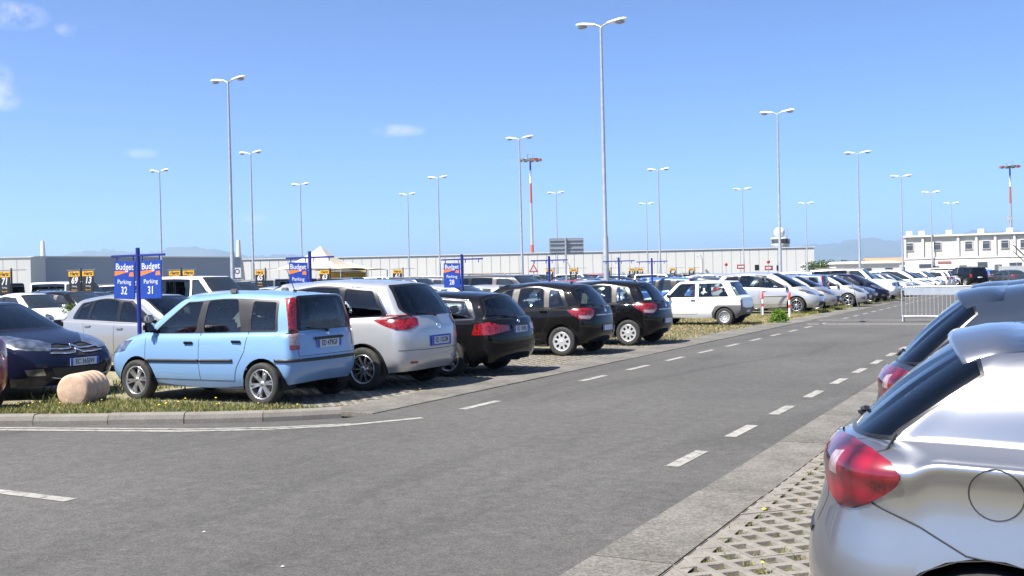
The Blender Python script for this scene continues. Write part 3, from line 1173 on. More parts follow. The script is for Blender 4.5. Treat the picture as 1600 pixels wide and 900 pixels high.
def make_mpv():
    """rounded compact people carrier"""
    c = Car('people carrier', dict(xf=2.28, xr=-2.19, hw=.915, zb=.24, cowl=(1.55, 1.12, 1.06), wst=(.45, .25, 1.60), rt=(-1.70, -1.58, 1.58), rgb=(-2.07, -1.82, 1.13),
        belt=(.98, 1.09), znose=.76, ztail=1.02, roof=[(0, 1.61), (.2, 1.60), (.36, 1.53), (.5, 1.60), (.68, 1.535), (1, 1.585)], hwr=.66, hwb=.82, ax=(1.365, -1.365), wr=.325,
        crown=.05, fcorner=.62, rcorner=.42, nr=2.5, gnr=2.6, rnr=2.8, zrear=.60, dr3=.02, dr4=.07, df4=.26, bulge=.04, rear_w=.84, front_w=.84))
    d1 = [(1.12, .36), (1.16, .92), (.85, 1.18), (.35, 1.48), (-.06, 1.54), (-.10, .36)]
    d2 = [(-.10, .36), (-.06, 1.54), (-.95, 1.54), (-1.12, 1.0), (-1.02, .74), (-.90, .50), (-.88, .36)]
    c.side(d1, 'door1'); c.side(d2, 'door2')
    c.rear([(-.05, .62), (.62, .62), (.68, .90), (.66, 1.2), (.60, 1.56), (-.05, 1.58)], 'hatch')
    dlo = c.strip(1.06, .18, -1.78, -1.52, .012, .035, 12)
    c.side(round_poly(dlo, .04), 'trim', only=['body', 'door1', 'door2'])
    c.side(round_poly(c.strip(.70, .12, .04, .0, .03, .06), .04), 'glass1', only=['trim'])
    c.side(round_poly(c.strip(-.12, -.12, -.90, -.86, .03, .06), .04), 'glass2', only=['trim'])
    c.side(round_poly(c.strip(-1.0, -.96, -1.68, -1.44, .03, .06), .06), 'glass3', only=['trim'])
    c.corner([(-1.60, .88, 1.045), (-1.80, .80, 1.12), (-2.02, .62, 1.12), (-2.12, .50, 1.06), (-2.14, .52, .97), (-2.06, .66, .90), (-1.92, .80, .90), (-1.75, .86, .97)], 140, 'tail', only=['body', 'hatch', 'door2', 'trim'])
    c.corner([(-1.66, .88, 1.055), (-1.80, .80, 1.10), (-2.02, .62, 1.10), (-2.06, .58, 1.07), (-1.80, .8, 1.055)], 140, 'tail_clear', only=['tail'])
    screens(c, rear_poly=([(-.05, 1.10), (.60, 1.10), (.70, 1.20), (.57, 1.56), (-.05, 1.585)], [(-.05, 1.13), (.57, 1.13), (.64, 1.21), (.53, 1.53), (-.05, 1.55)]))
    c.corner([(2.12, .50, .70), (1.80, .82, .78), (1.55, .90, .93), (1.70, .80, .94), (2.05, .50, .82)], 40, 'head')
    c.front([(-.05, .66), (.42, .66), (.42, .72), (-.05, .72)], 'grille')
    c.front([(-.05, .30), (.50, .30), (.55, .46), (-.05, .46)], 'intake')
    c.corner([(-2.15, .55, .40), (-2.08, .66, .40), (-2.08, .66, .435), (-2.15, .55, .435)], 150, 'reflector')
    c.wheel_arches(.385)
    D_ = dict(DEFS); D_['glass3'] = ('quarter_window', 'glass_dark', 'pair', -.004); D_['rear_glass'] = ('rear_window', 'glass_dark', 'join', -.002); D_['glass2'] = ('side_window', 'glass_rear', 'pair', -.004)
    c.finish(D_)
    outline_ribbons(c, 'door_seam', [(x, 0, z) for x, z in [(1.16, .92), (1.12, .36), (-.10, .36), (-.08, 1.0)]])
    outline_ribbons(c, 'door_seam', [(x, 0, z) for x, z in [(-.10, .36), (-.88, .36), (-.90, .50), (-1.02, .74), (-1.12, 1.0), (-1.10, 1.1)]])
    c.add_ribbon('chrome_strip', [(x, 0, z + .004) for x, z in [(p[0], p[1] + .0) for p in c.strip(-.98, -.9, -1.76, -1.50, .008, .03, 8)[8:16]]], .014, 'chrome', .004)
    c.add_ribbon('bumper_seam', [(-1.95, .80, .60), (-2.10, .6, .60), (-2.19, .3, .60), (-2.2, 0, .60)], .008, 'seam', .0006, D=None, split=False)
    c.handle(.10, .90, 'PAINT'); c.handle(-.92, .98, 'PAINT')
    c.mirrors(.98, 1.02)
    c.plate(-1, .72, 'ED 122ZM', surround='plate_blue')
    emblem(c, .93, -1, .05)
    emblem(c, .745, 1, .05)
    wiper(c, 1.10, -.02, .42)
    c.plate(1, .50, None)
    c.wells_and_floor(); c.seats(.22, -.72, .66, .38, .64)
    c.wheels(rim_mesh(.215, .20, 'spoke', 'alloy', 10), tyre_mesh(.325, .20, .212), .80)
    return c


def make_wagon():
    c = Car('estate car', dict(xf=2.20, xr=-2.32, hw=.91, zb=.20, cowl=(1.10, .72, .97), wst=(.28, .10, 1.37), rt=(-1.86, -1.76, 1.355), rgb=(-2.16, -1.95, .98),
        belt=(.90, .945), znose=.70, ztail=.93, roof=[(0, 1.385), (.2, 1.375), (.36, 1.31), (.5, 1.365), (.68, 1.30), (1, 1.365)], hwr=.60, hwb=.78, ax=(1.40, -1.36), wr=.318,
        crown=.04, fcorner=.5, rcorner=.40, nr=2.6, gnr=2.7, rnr=3.0, zrear=.56, dr3=.04, dr4=.09, bulge=.03, rear_w=.85))
    d1 = [(.76, .34), (.78, .88), (.10, 1.30), (-.20, 1.32), (-.22, .34)]
    d2 = [(-.22, .34), (-.20, 1.32), (-.95, 1.32), (-1.08, .95), (-1.0, .70), (-.88, .50), (-.84, .34)]
    c.side(d1, 'door1'); c.side(d2, 'door2')
    c.rear([(-.05, .58), (.60, .58), (.62, .74), (.56, .90), (.60, 1.0), (.52, 1.36), (-.05, 1.37)], 'hatch')
    c.side(round_poly(c.strip(.62, .10, -1.86, -1.66, .012, .03, 12), .08), 'trim', only=['body', 'door1', 'door2'])
    c.side(round_poly(c.strip(.44, .06, -.14, -.14, .03, .055), .04), 'glass1', only=['trim'])
    c.side(round_poly(c.strip(-.24, -.24, -.98, -.90, .03, .055), .04), 'glass2', only=['trim'])
    c.side(round_poly(c.strip(-1.06, -1.0, -1.76, -1.58, .03, .055), .10), 'glass3', only=['trim'])
    c.corner([(-1.86, .90, .70), (-1.90, .86, .88), (-2.05, .74, .91), (-2.20, .56, .86), (-2.28, .38, .84), (-2.29, .40, .76), (-2.24, .58, .735), (-2.10, .76, .70)], 138, 'tail', only=['body', 'hatch'])
    screens(c, se=.742, rlo=.03, rhi=.05)
    c.corner([(2.05, .50, .62), (1.75, .82, .66), (1.70, .82, .76), (2.02, .50, .72)], 35, 'head')
    c.front([(-.05, .50), (.30, .50), (.30, .66), (-.05, .66)], 'grille')
    c.front([(-.05, .26), (.55, .26), (.58, .40), (-.05, .40)], 'intake')
    c.wheel_arches(.365)
    D_ = dict(DEFS); D_['glass3'] = ('quarter_window', 'glass_rear', 'pair', -.004)
    c.finish(D_)
    outline_ribbons(c, 'door_seam', [(x, 0, z) for x, z in [(.78, .88), (.76, .34), (-.22, .34), (-.21, .9)]])
    outline_ribbons(c, 'door_seam', [(x, 0, z) for x, z in [(-.22, .34), (-.84, .34), (-.88, .5), (-1.0, .7), (-1.08, .95)]])
    pl = c.strip(-1.02, -.96, -1.82, -1.63, .006, .026, 10)
    c.add_ribbon('window_chrome', [(x, 0, z) for x, z in round_poly(pl, .10)], .012, 'chrome', .003, closed=True)
    q, _ = c.hit((-1.86, 0, 1.3), (0, 0, 1))
    c.add_ribbon('bumper_seam', [(-2.1, .76, .585), (-2.25, .55, .57), (-2.32, .3, .57), (-2.33, 0, .57)], .008, 'seam', .0006, D=None, split=False)
    c.handle(.0, .80, 'PAINT'); c.handle(-.90, .83, 'PAINT')
    c.mirrors(.60, .95)
    c.plate(-1, .77, 'DZ 103NJ', surround='black_plastic')
    emblem(c, .90, -1, .035)
    wiper(c, .965, -.02, .42)
    c.plate(1, .48, None)
    c.wells_and_floor(); c.seats(-.05, -.92, .52, .37, .60)
    c.wheels(rim_mesh(.215, .22, 'twin', 'alloy', 5), tyre_mesh(.318, .22, .212), .79)
    return c


def make_round_hatch():
    """rounded five-door hatchback with a curved roof"""
    c = Car('rounded hatchback', dict(xf=2.03, xr=-1.91, hw=.865, zb=.22, cowl=(1.24, .92, 1.02), wst=(.30, .14, 1.47), rt=(-1.38, -1.30, 1.45), rgb=(-1.74, -1.52, 1.02),
        belt=(.95, 1.00), znose=.76, ztail=.96, roof=[(0, 1.485), (.2, 1.475), (.36, 1.41), (.5, 1.475), (.68, 1.39), (1, 1.46)], hwr=.60, hwb=.76, ax=(1.24, -1.225), wr=.302,
        crown=.05, fcorner=.5, rcorner=.40, nr=2.45, gnr=2.5, rnr=2.8, zrear=.54, dr3=.03, dr4=.07, bulge=.035, rear_w=.80, front_w=.79))
    d1 = [(1.0, .34), (1.0, .92), (.72, 1.16), (.22, 1.40), (-.10, 1.44), (-.14, .34)]
    d2 = [(-.14, .34), (-.10, 1.44), (-.86, 1.42), (-.98, 1.0), (-.92, .72), (-.80, .52), (-.76, .34)]
    c.side(d1, 'door1'); c.side(d2, 'door2')
    c.rear([(-.05, .62), (.58, .62), (.60, .80), (.56, 1.0), (.58, 1.2), (.50, 1.44), (-.05, 1.46)], 'hatch')
    c.side(round_poly(c.strip(.84, .14, -1.36, -1.16, .012, .03, 12), .06), 'trim', only=['body', 'door1', 'door2'])
    for a, b, w_, gr in ((-.02, -.06, .15, 'trim2'), (-.80, -.78, .11, 'trim3')):
        lo_, hi_ = c.line_z(c.base, a) + .02, c.line_z(c.edge, b) - .035
        c.side([(a, lo_), (b, hi_), (b - w_, hi_), (a - w_, lo_)], gr, only=['trim'])
    c.side(round_poly(c.strip(.62, .10, .0, -.04, .028, .055), .04), 'glass1', only=['trim'])
    c.side(round_poly(c.strip(-.18, -.22, -.78, -.76, .028, .055), .04), 'glass2', only=['trim'])
    c.side(round_poly(c.strip(-.92, -.90, -1.26, -1.10, .03, .06), .06), 'glass3', only=['trim'])
    c.corner([(-1.42, .86, .94), (-1.58, .74, .985), (-1.74, .54, .97), (-1.80, .46, .93), (-1.80, .50, .84), (-1.74, .62, .745), (-1.60, .78, .76), (-1.48, .84, .86)], 140, 'tail', only=['body', 'hatch', 'trim'])
    c.corner([(-1.60, .80, .83), (-1.80, .50, .83), (-1.76, .60, .76), (-1.62, .76, .77)], 140, 'tail_clear', only=['tail'])
    screens(c, se=.745, rlo=.02, rhi=.05)
    c.corner([(1.88, .48, .70), (1.60, .78, .76), (1.34, .86, .92), (1.46, .78, .95), (1.84, .48, .84)], 40, 'head')
    c.front([(-.05, .64), (.36, .64), (.36, .70), (-.05, .70)], 'grille')
    c.front([(-.05, .28), (.46, .28), (.50, .46), (-.05, .46)], 'intake')
    c.wheel_arches(.36)
    D_ = dict(DEFS); D_['trim2'] = D_['trim3'] = ('window_pillar', 'pillar_light', 'pair', .002)
    c.finish(D_)
    outline_ribbons(c, 'door_seam', [(x, 0, z) for x, z in [(1.0, .92), (1.0, .34), (-.14, .34), (-.13, .97)]])
    outline_ribbons(c, 'door_seam', [(x, 0, z) for x, z in [(-.14, .34), (-.76, .34), (-.80, .52), (-.92, .72), (-.98, 1.0)]])
    c.add_ribbon('bumper_seam', [(-1.60, .78, .62), (-1.78, .58, .60), (-1.9, .3, .59), (-1.92, 0, .59)], .008, 'seam', .0006, D=None, split=False)
    c.add_ribbon('tailgate_strip', [(-1.85, 0, .82), (-1.8, .44, .82)], .022, 'chrome', .008, D=None, split=False)
    c.handle(.04, .88, 'PAINT'); c.handle(-.82, .92, 'PAINT')
    c.mirrors(.80, .99)
    c.plate(-1, .56, None, surround=None)
    emblem(c, .92, -1, .045); emblem(c, .72, 1, .045)
    wiper(c, 1.0, -.02, .36)
    c.plate(1, .50, None)
    aerial(c, -1.10, .22, .7)
    c.wells_and_floor(); c.seats(.10, -.74, .58, .36, .60)
    c.wheels(rim_mesh(.196, .185, 'cap', 'hubcap', 8), tyre_mesh(.302, .185, .193), .755)
    return c


def make_old_panda():
    c = Car('old boxy three-door hatchback', dict(xf=1.72, xr=-1.68, hw=.745, zb=.27, cowl=(1.02, .92, .93), wst=(.42, .32, 1.385), rt=(-1.24, -1.19, 1.385), rgb=(-1.55, -1.47, .925),
        belt=(.875, .895), znose=.80, ztail=.87, roof=[(0, 1.39), (.2, 1.385), (.36, 1.375), (.5, 1.39), (.68, 1.375), (1, 1.388)], hwr=.575, hwb=.70, ax=(1.06, -1.10), wr=.278,
        crown=.03, fcorner=.16, rcorner=.12, nf=4, nr=4.2, gnf=3.5, gnr=4.2, rnf=4, rnr=4.5, zrear=.50, dr3=.02, dr4=.04, df4=.07, df3=.02, bulge=.006, rear_w=.72, front_w=.70, dw4=.02, ga=.01, gd=.01, ra=.02, rd=.02))
    d1 = [(.86, .36), (.86, .86), (.36, 1.345), (-.22, 1.35), (-.22, .36)]
    c.side(d1, 'door1')
    c.rear([(-.05, .58), (.56, .58), (.58, .88), (.50, 1.37), (-.05, 1.37)], 'hatch')
    c.side(round_poly([(.76, .895), (.34, 1.33), (-.16, 1.335), (-.16, .90)], .03), 'trim', only=['body', 'door1'])
    c.side(round_poly([(.70, .91), (.32, 1.315), (-.145, 1.32), (-.145, .915)], .03), 'glass1', only=['trim'])
    c.side(round_poly([(-.27, .90), (-.27, 1.335), (-1.0, 1.335), (-1.24, .905)], .03), 'trim', only=['body'])
    c.side(round_poly([(-.285, .915), (-.285, 1.32), (-.99, 1.32), (-1.215, .92)], .03), 'glass3', only=['trim'])
    c.corner([(-1.60, .70, .56), (-1.60, .70, .80), (-1.64, .60, .80), (-1.64, .60, .56)], 140, 'tail', only=['body', 'hatch'])
    screens(c, se=.715, rlo=.03, rhi=.05)
    c.front([(.34, .62), (.60, .62), (.60, .78), (.34, .78)], 'head')
    c.front([(-.05, .62), (.30, .62), (.30, .76), (-.05, .76)], 'grille')
    rr = .40
    arch = [(-1.10 + rr * math.cos(math.pi * k / 10), .36 + (rr - .14) * math.sin(math.pi * k / 10) + .10) for k in range(11)]
    c.side([(-.70, .15), (-.70, .42), (-.80, .60), (-.88, .645), (-1.60, .645), (-1.75, .50), (-1.75, .2)], 'cladding', only=['body', 'hatch'])
    c.rear([(-.05, .2), (.9, .2), (.9, .54), (-.05, .54)], 'black_low', only=['body', 'hatch'])
    c.side([(1.45, .15), (1.45, .62), (1.9, .62), (1.9, .15)], 'cladding2', only=['body'])
    c.wheel_arches(.325)
    c.finish(DEFS)
    outline_ribbons(c, 'door_seam', [(x, 0, z) for x, z in [(.86, .86), (.86, .36), (-.22, .36), (-.22, .9)]])
    outline_ribbons(c, 'door_seam', [(x, 0, z) for x, z in [(-1.42, .65), (-1.44, .88), (-1.18, 1.36)]])
    c.handle(-.10, .80)
    c.mirrors(.70, .90, (.08, .15, .11), 'black')
    c.plate(-1, .46, None)
    c.plate(1, .44, None)
    c.wells_and_floor(); c.seats(.02, -.72, .54, .32, .52)
    c.wheels(rim_mesh(.178, .16, 'steel', 'steel_wheel', 12), tyre_mesh(.278, .16, .175), .655)
    return c


def make_saloon():
    """large saloon, seen from the front"""
    c = Car('large saloon', dict(xf=2.45, xr=-2.33, hw=.93, zb=.20, cowl=(1.42, .98, .99), wst=(.42, .20, 1.395), rt=(-1.28, -1.16, 1.37), rgb=(-1.86, -1.60, 1.04),
        belt=(.92, .985), znose=.74, ztail=1.0, roof=[(0, 1.41), (.2, 1.40), (.36, 1.335), (.5, 1.39), (.68, 1.31), (1, 1.385)], hwr=.60, hwb=.79, ax=(1.42, -1.40), wr=.325,
        crown=.04, fcorner=.70, rcorner=.45, nf=2.4, nr=2.6, dr3=.03, dr4=.08, df4=.24, df3=.07, bulge=.03, front_w=.86))
    d1 = [(.96, .34), (1.0, .9), (.15, 1.33), (-.18, 1.33), (-.2, .34)]
    d2 = [(-.2, .34), (-.18, 1.33), (-.98, 1.3), (-1.14, .95), (-1.04, .7), (-.9, .5), (-.88, .34)]
    c.side(d1, 'door1'); c.side(d2, 'door2')
    c.side(round_poly(c.strip(.84, .16, -1.50, -1.10, .012, .03, 12), .06), 'trim', only=['body', 'door1', 'door2'])
    c.side(round_poly(c.strip(.62, .12, -.12, -.12, .03, .055), .04), 'glass1', only=['trim'])
    c.side(round_poly(c.strip(-.22, -.22, -1.02, -.92, .03, .055), .04), 'glass2', only=['trim'])
    c.side(round_poly(c.strip(-1.10, -1.0, -1.34, -1.1, .03, .055), .04), 'glass3', only=['trim'])
    c.front([(-.05, .76), (.62, .79), (.74, .96), (.70, 1.0), (-.05, 1.02)], 'bonnet')
    screens(c)
    c.corner([(2.30, .48, .70), (2.10, .72, .72), (1.86, .90, .78), (1.62, .93, .93), (1.80, .86, .93), (2.16, .60, .85), (2.28, .46, .80)], 42, 'head', only=['body', 'bonnet'])
    c.corner([(2.30, .56, .36), (2.14, .74, .36), (2.10, .76, .45), (2.27, .58, .46)], 38, 'fog')
    c.front([(-.05, .62), (.46, .64), (.50, .78), (.20, .80), (-.05, .76)], 'grille', only=['body', 'bonnet'])
    c.front([(-.05, .27), (.42, .27), (.50, .46), (-.05, .46)], 'intake')
    c.corner([(-2.05, .80, .98), (-2.28, .55, .96), (-2.3, .55, .80), (-2.08, .82, .80)], 145, 'tail', only=['body'])
    c.wheel_arches(.38)
    c.finish(DEFS)
    outline_ribbons(c, 'door_seam', [(x, 0, z) for x, z in [(1.0, .9), (.96, .34), (-.2, .34), (-.19, .95)]])
    outline_ribbons(c, 'door_seam', [(x, 0, z) for x, z in [(-.2, .34), (-.88, .34), (-.9, .5), (-1.04, .7), (-1.14, .95)]])
    # two chevron bars across the grille, rising to a point in the middle
    for dz in (0, -.062):
        c.add_ribbon('grille_bar', [(2.4, -.0, .775 + dz), (2.4, .075, .725 + dz), (2.36, .22, .722 + dz), (2.3, .46, .738 + dz)], .02, 'chrome', .010, D=(1, 0, 0), split=False)
    c.add_ribbon('bumper_chrome', [(2.34, .50, .315), (2.42, .25, .265), (2.45, 0, .262)], .016, 'chrome', .006, D=None, split=False)
    c.add_ribbon('bonnet_seam', [(2.2, .50, .80), (2.28, .25, .80), (2.3, 0, .80)], .006, 'seam', .0006, D=(1, 0, .4), split=False)
    c.handle(.0, .84, 'PAINT'); c.handle(-.92, .88, 'PAINT')
    c.mirrors(.80, .98)
    c.plate(1, .53, 'EC 365JW')
    c.wells_and_floor(); c.seats(.10, -.80, .54, .38, .60)
    c.wheels(rim_mesh(.215, .21, 'twin', 'alloy', 5), tyre_mesh(.325, .21, .212), .80)
    return c


def make_hatch():
    """plain five-door hatchback, front and side seen"""
    c = Car('five-door hatchback', dict(xf=2.10, xr=-1.93, hw=.845, zb=.22, cowl=(1.36, .98, 1.0), wst=(.36, .18, 1.43), rt=(-1.42, -1.34, 1.40), rgb=(-1.76, -1.58, 1.02),
        belt=(.92, 1.0), znose=.72, ztail=.97, roof=[(0, 1.45), (.2, 1.44), (.36, 1.38), (.5, 1.435), (.68, 1.35), (1, 1.415)], hwr=.59, hwb=.75, ax=(1.255, -1.255), wr=.305,
        crown=.04, fcorner=.62, rcorner=.36, nf=2.3, nr=2.6, zrear=.55, dr3=.03, dr4=.06, df4=.26, df3=.08, bulge=.03, front_w=.79))
    d1 = [(.98, .34), (1.0, .9), (.75, 1.10), (.22, 1.37), (-.12, 1.4), (-.14, .34)]
    d2 = [(-.14, .34), (-.12, 1.4), (-.9, 1.38), (-1.02, .98), (-.94, .7), (-.82, .5), (-.78, .34)]
    c.side(d1, 'door1'); c.side(d2, 'door2')
    c.rear([(-.05, .64), (.55, .64), (.58, 1.0), (.5, 1.4), (-.05, 1.41)], 'hatch')
    c.side(round_poly(c.strip(.88, .16, -1.40, -1.24, .012, .03, 12), .06), 'trim', only=['body', 'door1', 'door2'])
    c.side(round_poly(c.strip(.62, .12, -.06, -.06, .03, .055), .04), 'glass1', only=['trim'])
    c.side(round_poly(c.strip(-.16, -.16, -.88, -.82, .03, .055), .04), 'glass2', only=['trim'])
    c.side(round_poly(c.strip(-.96, -.90, -1.26, -1.16, .03, .055), .04), 'glass3', only=['trim'])
    c.corner([(-1.62, .74, .98), (-1.74, .60, 1.0), (-1.86, .50, .96), (-1.88, .52, .76), (-1.70, .76, .76)], 140, 'tail', only=['body', 'hatch'])
    screens(c)
    c.corner([(1.98, .46, .64), (1.72, .72, .68), (1.40, .845, .86), (1.50, .82, .90), (1.90, .46, .78)], 40, 'head', only=['body'])
    c.front([(-.05, .34), (.40, .34), (.44, .58), (-.05, .60)], 'grille')
    c.corner([(1.96, .52, .34), (1.80, .66, .34), (1.78, .68, .42), (1.94, .54, .44)], 38, 'fog')
    c.wheel_arches(.36)
    c.finish(DEFS)
    outline_ribbons(c, 'door_seam', [(x, 0, z) for x, z in [(1.0, .9), (.98, .34), (-.14, .34), (-.13, .95)]])
    outline_ribbons(c, 'door_seam', [(x, 0, z) for x, z in [(-.14, .34), (-.78, .34), (-.82, .5), (-.94, .7), (-1.02, .98)]])
    c.handle(.02, .84, 'PAINT'); c.handle(-.86, .88, 'PAINT')
    c.mirrors(.82, .97)
    c.plate(-1, .72, None); c.plate(1, .46, None)
    c.wells_and_floor(); c.seats(.06, -.76, .56, .36, .60)
    c.wheels(rim_mesh(.205, .19, 'twin', 'alloy', 5), tyre_mesh(.305, .19, .200), .735)
    return c


def make_bubble():
    """tiny round three-door"""
    c = Car('tiny round three-door', dict(xf=1.80, xr=-1.74, hw=.81, zb=.23, cowl=(1.02, .72, 1.0), wst=(.30, .12, 1.44), rt=(-1.12, -1.02, 1.40), rgb=(-1.52, -1.30, 1.0),
        belt=(.93, .97), znose=.80, ztail=.93, roof=[(0, 1.455), (.2, 1.445), (.36, 1.38), (.5, 1.42), (.68, 1.33), (1, 1.41)], hwr=.56, hwb=.72, ax=(1.15, -1.15), wr=.29,
        crown=.045, fcorner=.62, rcorner=.5, nf=2.2, nr=2.3, gnr=2.3, zrear=.52, df4=.22, bulge=.035, front_w=.74, rear_w=.74))
    d1 = [(.80, .36), (.80, .9), (.2, 1.37), (-.40, 1.38), (-.42, .36)]
    c.side(d1, 'door1')
    c.side(round_poly(c.strip(.62, .12, -1.12, -.92, .012, .03, 12), .08), 'trim', only=['body', 'door1'])
    c.side(round_poly(c.strip(.46, .08, -.36, -.34, .03, .055), .04), 'glass1', only=['trim'])
    c.side(round_poly(c.strip(-.46, -.44, -1.02, -.84, .03, .055), .06), 'glass3', only=['trim'])
    c.corner([(-1.50, .66, .94), (-1.58, .54, .94), (-1.64, .54, .72), (-1.54, .68, .72)], 140, 'tail', only=['body'])
    screens(c)
    hl = [(.50 + .10 * math.cos(2 * math.pi * k / 12), .73 + .10 * math.sin(2 * math.pi * k / 12)) for k in range(12)]
    c.front(hl, 'head')
    c.front([(-.05, .32), (.38, .32), (.42, .44), (-.05, .44)], 'intake')
    c.wheel_arches(.345)
    c.finish(DEFS)
    outline_ribbons(c, 'door_seam', [(x, 0, z) for x, z in [(.80, .9), (.80, .36), (-.42, .36), (-.41, .95)]])
    c.handle(-.26, .84, 'chrome')
    c.mirrors(.62, .97)
    c.plate(1, .50, None); c.plate(-1, .58, None)
    c.wells_and_floor(); c.seats(-.06, -.74, .56, .34, .58)
    c.wheels(rim_mesh(.19, .18, 'spoke', 'alloy', 8), tyre_mesh(.29, .18, .188), .70)
    return c


def make_suv():
    c = Car('off-roader', dict(xf=2.40, xr=-2.34, hw=.925, zb=.34, cowl=(1.30, 1.12, 1.18), wst=(.62, .52, 1.70), rt=(-2.10, -2.04, 1.70), rgb=(-2.24, -2.14, 1.18),
        belt=(1.12, 1.14), znose=1.02, ztail=1.12, roof=[(0, 1.71), (.2, 1.705), (.36, 1.675), (.5, 1.715), (.68, 1.69), (1, 1.71)], hwr=.68, hwb=.84, ax=(1.43, -1.42), wr=.375,
        crown=.035, fcorner=.34, rcorner=.22, nf=3.2, nr=3.6, gnf=2.8, gnr=4, rnf=3, rnr=4, zrear=.68, zmid=.70, df4=.14, dr4=.05, bulge=.015))
    d1 = [(1.05, .48), (1.08, 1.1), (.5, 1.66), (-.06, 1.66), (-.06, .48)]
    d2 = [(-.06, .48), (-.06, 1.66), (-1.0, 1.66), (-1.04, 1.0), (-.92, .74), (-.88, .48)]
    c.side(d1, 'door1'); c.side(d2, 'door2')
    c.side(round_poly(c.strip(.96, .46, -2.02, -1.98, .012, .03, 12), .04), 'trim', only=['body', 'door1', 'door2'])
    c.side([(-.0, 1.15), (-.0, 1.66), (-.14, 1.66), (-.14, 1.15)], 'trim2', only=['trim'])
    c.side(round_poly(c.strip(.84, .42, .06, .06, .03, .06), .04), 'glass1', only=['trim'])
    c.side(round_poly(c.strip(-.16, -.16, -.92, -.92, .03, .06), .04), 'glass2', only=['trim'])
    c.side(round_poly(c.strip(-1.04, -1.04, -1.92, -1.86, .03, .06), .05), 'glass3', only=['trim'])
    c.corner([(-2.16, .86, 1.12), (-2.26, .72, 1.12), (-2.30, .74, .84), (-2.18, .90, .84)], 140, 'tail', only=['body'])
    screens(c, se=.715)
    c.corner([(2.34, .50, .78), (2.15, .86, .80), (2.12, .86, .98), (2.30, .50, .98)], 25, 'head')
    c.front([(-.05, .76), (.44, .76), (.44, .98), (-.05, .98)], 'grille')
    c.wheel_arches(.44)
    D_ = dict(DEFS); D_['glass3'] = ('quarter_window', 'glass_dark', 'pair', -.004); D_['rear_glass'] = ('rear_window', 'glass_dark', 'join', -.002); D_['glass2'] = ('side_window', 'glass_dark', 'pair', -.004)
    D_['trim2'] = ('window_pillar', 'pillar_light', 'pair', .002)
    c.finish(D_)
    for sg in (1, -1):
        z = 1.76
        c.add_part('roof_rail', MB().tube([(.30, sg * .60, z - .06), (.20, sg * .60, z + .03), (-1.75, sg * .60, z + .03), (-1.9, sg * .60, z - .06)], .022, 'pillar_light', 8).mesh('roof_rail'))
    outline_ribbons(c, 'door_seam', [(x, 0, z) for x, z in [(1.08, 1.1), (1.05, .48), (-.06, .48), (-.06, 1.12)]])
    c.handle(.06, 1.0); c.handle(-.88, 1.0)
    c.mirrors(.92, 1.16, (.13, .22, .2))
    c.plate(1, .62, None); c.plate(-1, .80, None)
    c.wells_and_floor(); c.seats(.16, -.76, .78, .4, .62)
    c.wheels(rim_mesh(.25, .24, 'spoke', 'alloy', 6), tyre_mesh(.375, .24, .245), .79)
    return c


def make_van():
    c = Car('minibus', dict(xf=2.46, xr=-2.42, hw=.965, zb=.30, cowl=(1.86, 1.66, 1.22), wst=(1.02, .88, 1.93), rt=(-2.32, -2.28, 1.94), rgb=(-2.40, -2.32, 1.16),
        belt=(1.14, 1.16), znose=1.0, ztail=1.1, roof=[(0, 1.94), (.2, 1.935), (.36, 1.90), (.5, 1.94), (.68, 1.93), (1, 1.94)], hwr=.80, hwb=.90, ax=(1.48, -1.42), wr=.33,
        crown=.045, fcorner=.45, rcorner=.16, nf=2.8, nr=4.4, gnf=2.8, gnr=4.6, rnf=3, rnr=4.6, zrear=.7, zmid=.7, df4=.2, dr4=.02, dr3=.01, bulge=.012, gd=.02, rd=.02))
    d1 = [(1.60, .46), (1.62, 1.1), (.9, 1.85), (.52, 1.86), (.52, .46)]
    c.side(d1, 'door1')
    c.side(round_poly(c.strip(1.50, .86, .56, .56, .02, .06), .05), 'trim', only=['body', 'door1'])
    c.side(round_poly(c.strip(1.40, .82, .60, .60, .035, .075), .05), 'glass1', only=['trim'])
    c.side(round_poly(c.strip(.46, .46, -2.20, -2.18, .02, .06, 10), .06), 'trim', only=['body'])
    c.side(round_poly(c.strip(.42, .42, -.74, -.74, .04, .08), .06), 'glass2', only=['trim'])
    c.side(round_poly(c.strip(-.84, -.84, -2.12, -2.10, .04, .08), .06), 'glass3', only=['trim'])
    c.corner([(-2.34, .93, 1.10), (-2.40, .84, 1.10), (-2.40, .84, .74), (-2.34, .95, .74)], 140, 'tail', only=['body'])
    screens(c, se=.71)
    c.corner([(2.30, .52, .80), (2.02, .86, .84), (1.92, .88, 1.06), (2.18, .56, 1.02)], 35, 'head')
    c.front([(-.05, .72), (.46, .72), (.46, .90), (-.05, .90)], 'grille')
    c.front([(-.05, .34), (.70, .34), (.72, .54), (-.05, .54)], 'intake')
    c.wheel_arches(.39)
    D_ = dict(DEFS); D_['rear_glass'] = ('rear_window', 'glass_dark', 'join', -.002); D_['glass2'] = ('side_window', 'glass_dark', 'pair', -.004); D_['glass3'] = ('side_window', 'glass_dark', 'pair', -.004)
    c.finish(D_)
    outline_ribbons(c, 'door_seam', [(x, 0, z) for x, z in [(1.62, 1.1), (1.60, .46), (.52, .46), (.52, 1.86)]])
    c.handle(.64, 1.02)
    c.mirrors(1.44, 1.2, (.12, .2, .28), 'black')
    c.plate(1, .6, None); c.plate(-1, .8, None)
    c.wells_and_floor(); c.seats(.80, -.4, .86, .44, .62)
    c.wheels(rim_mesh(.205, .2, 'steel', 'steel_wheel', 10), tyre_mesh(.33, .2, .203), .83)
    return c


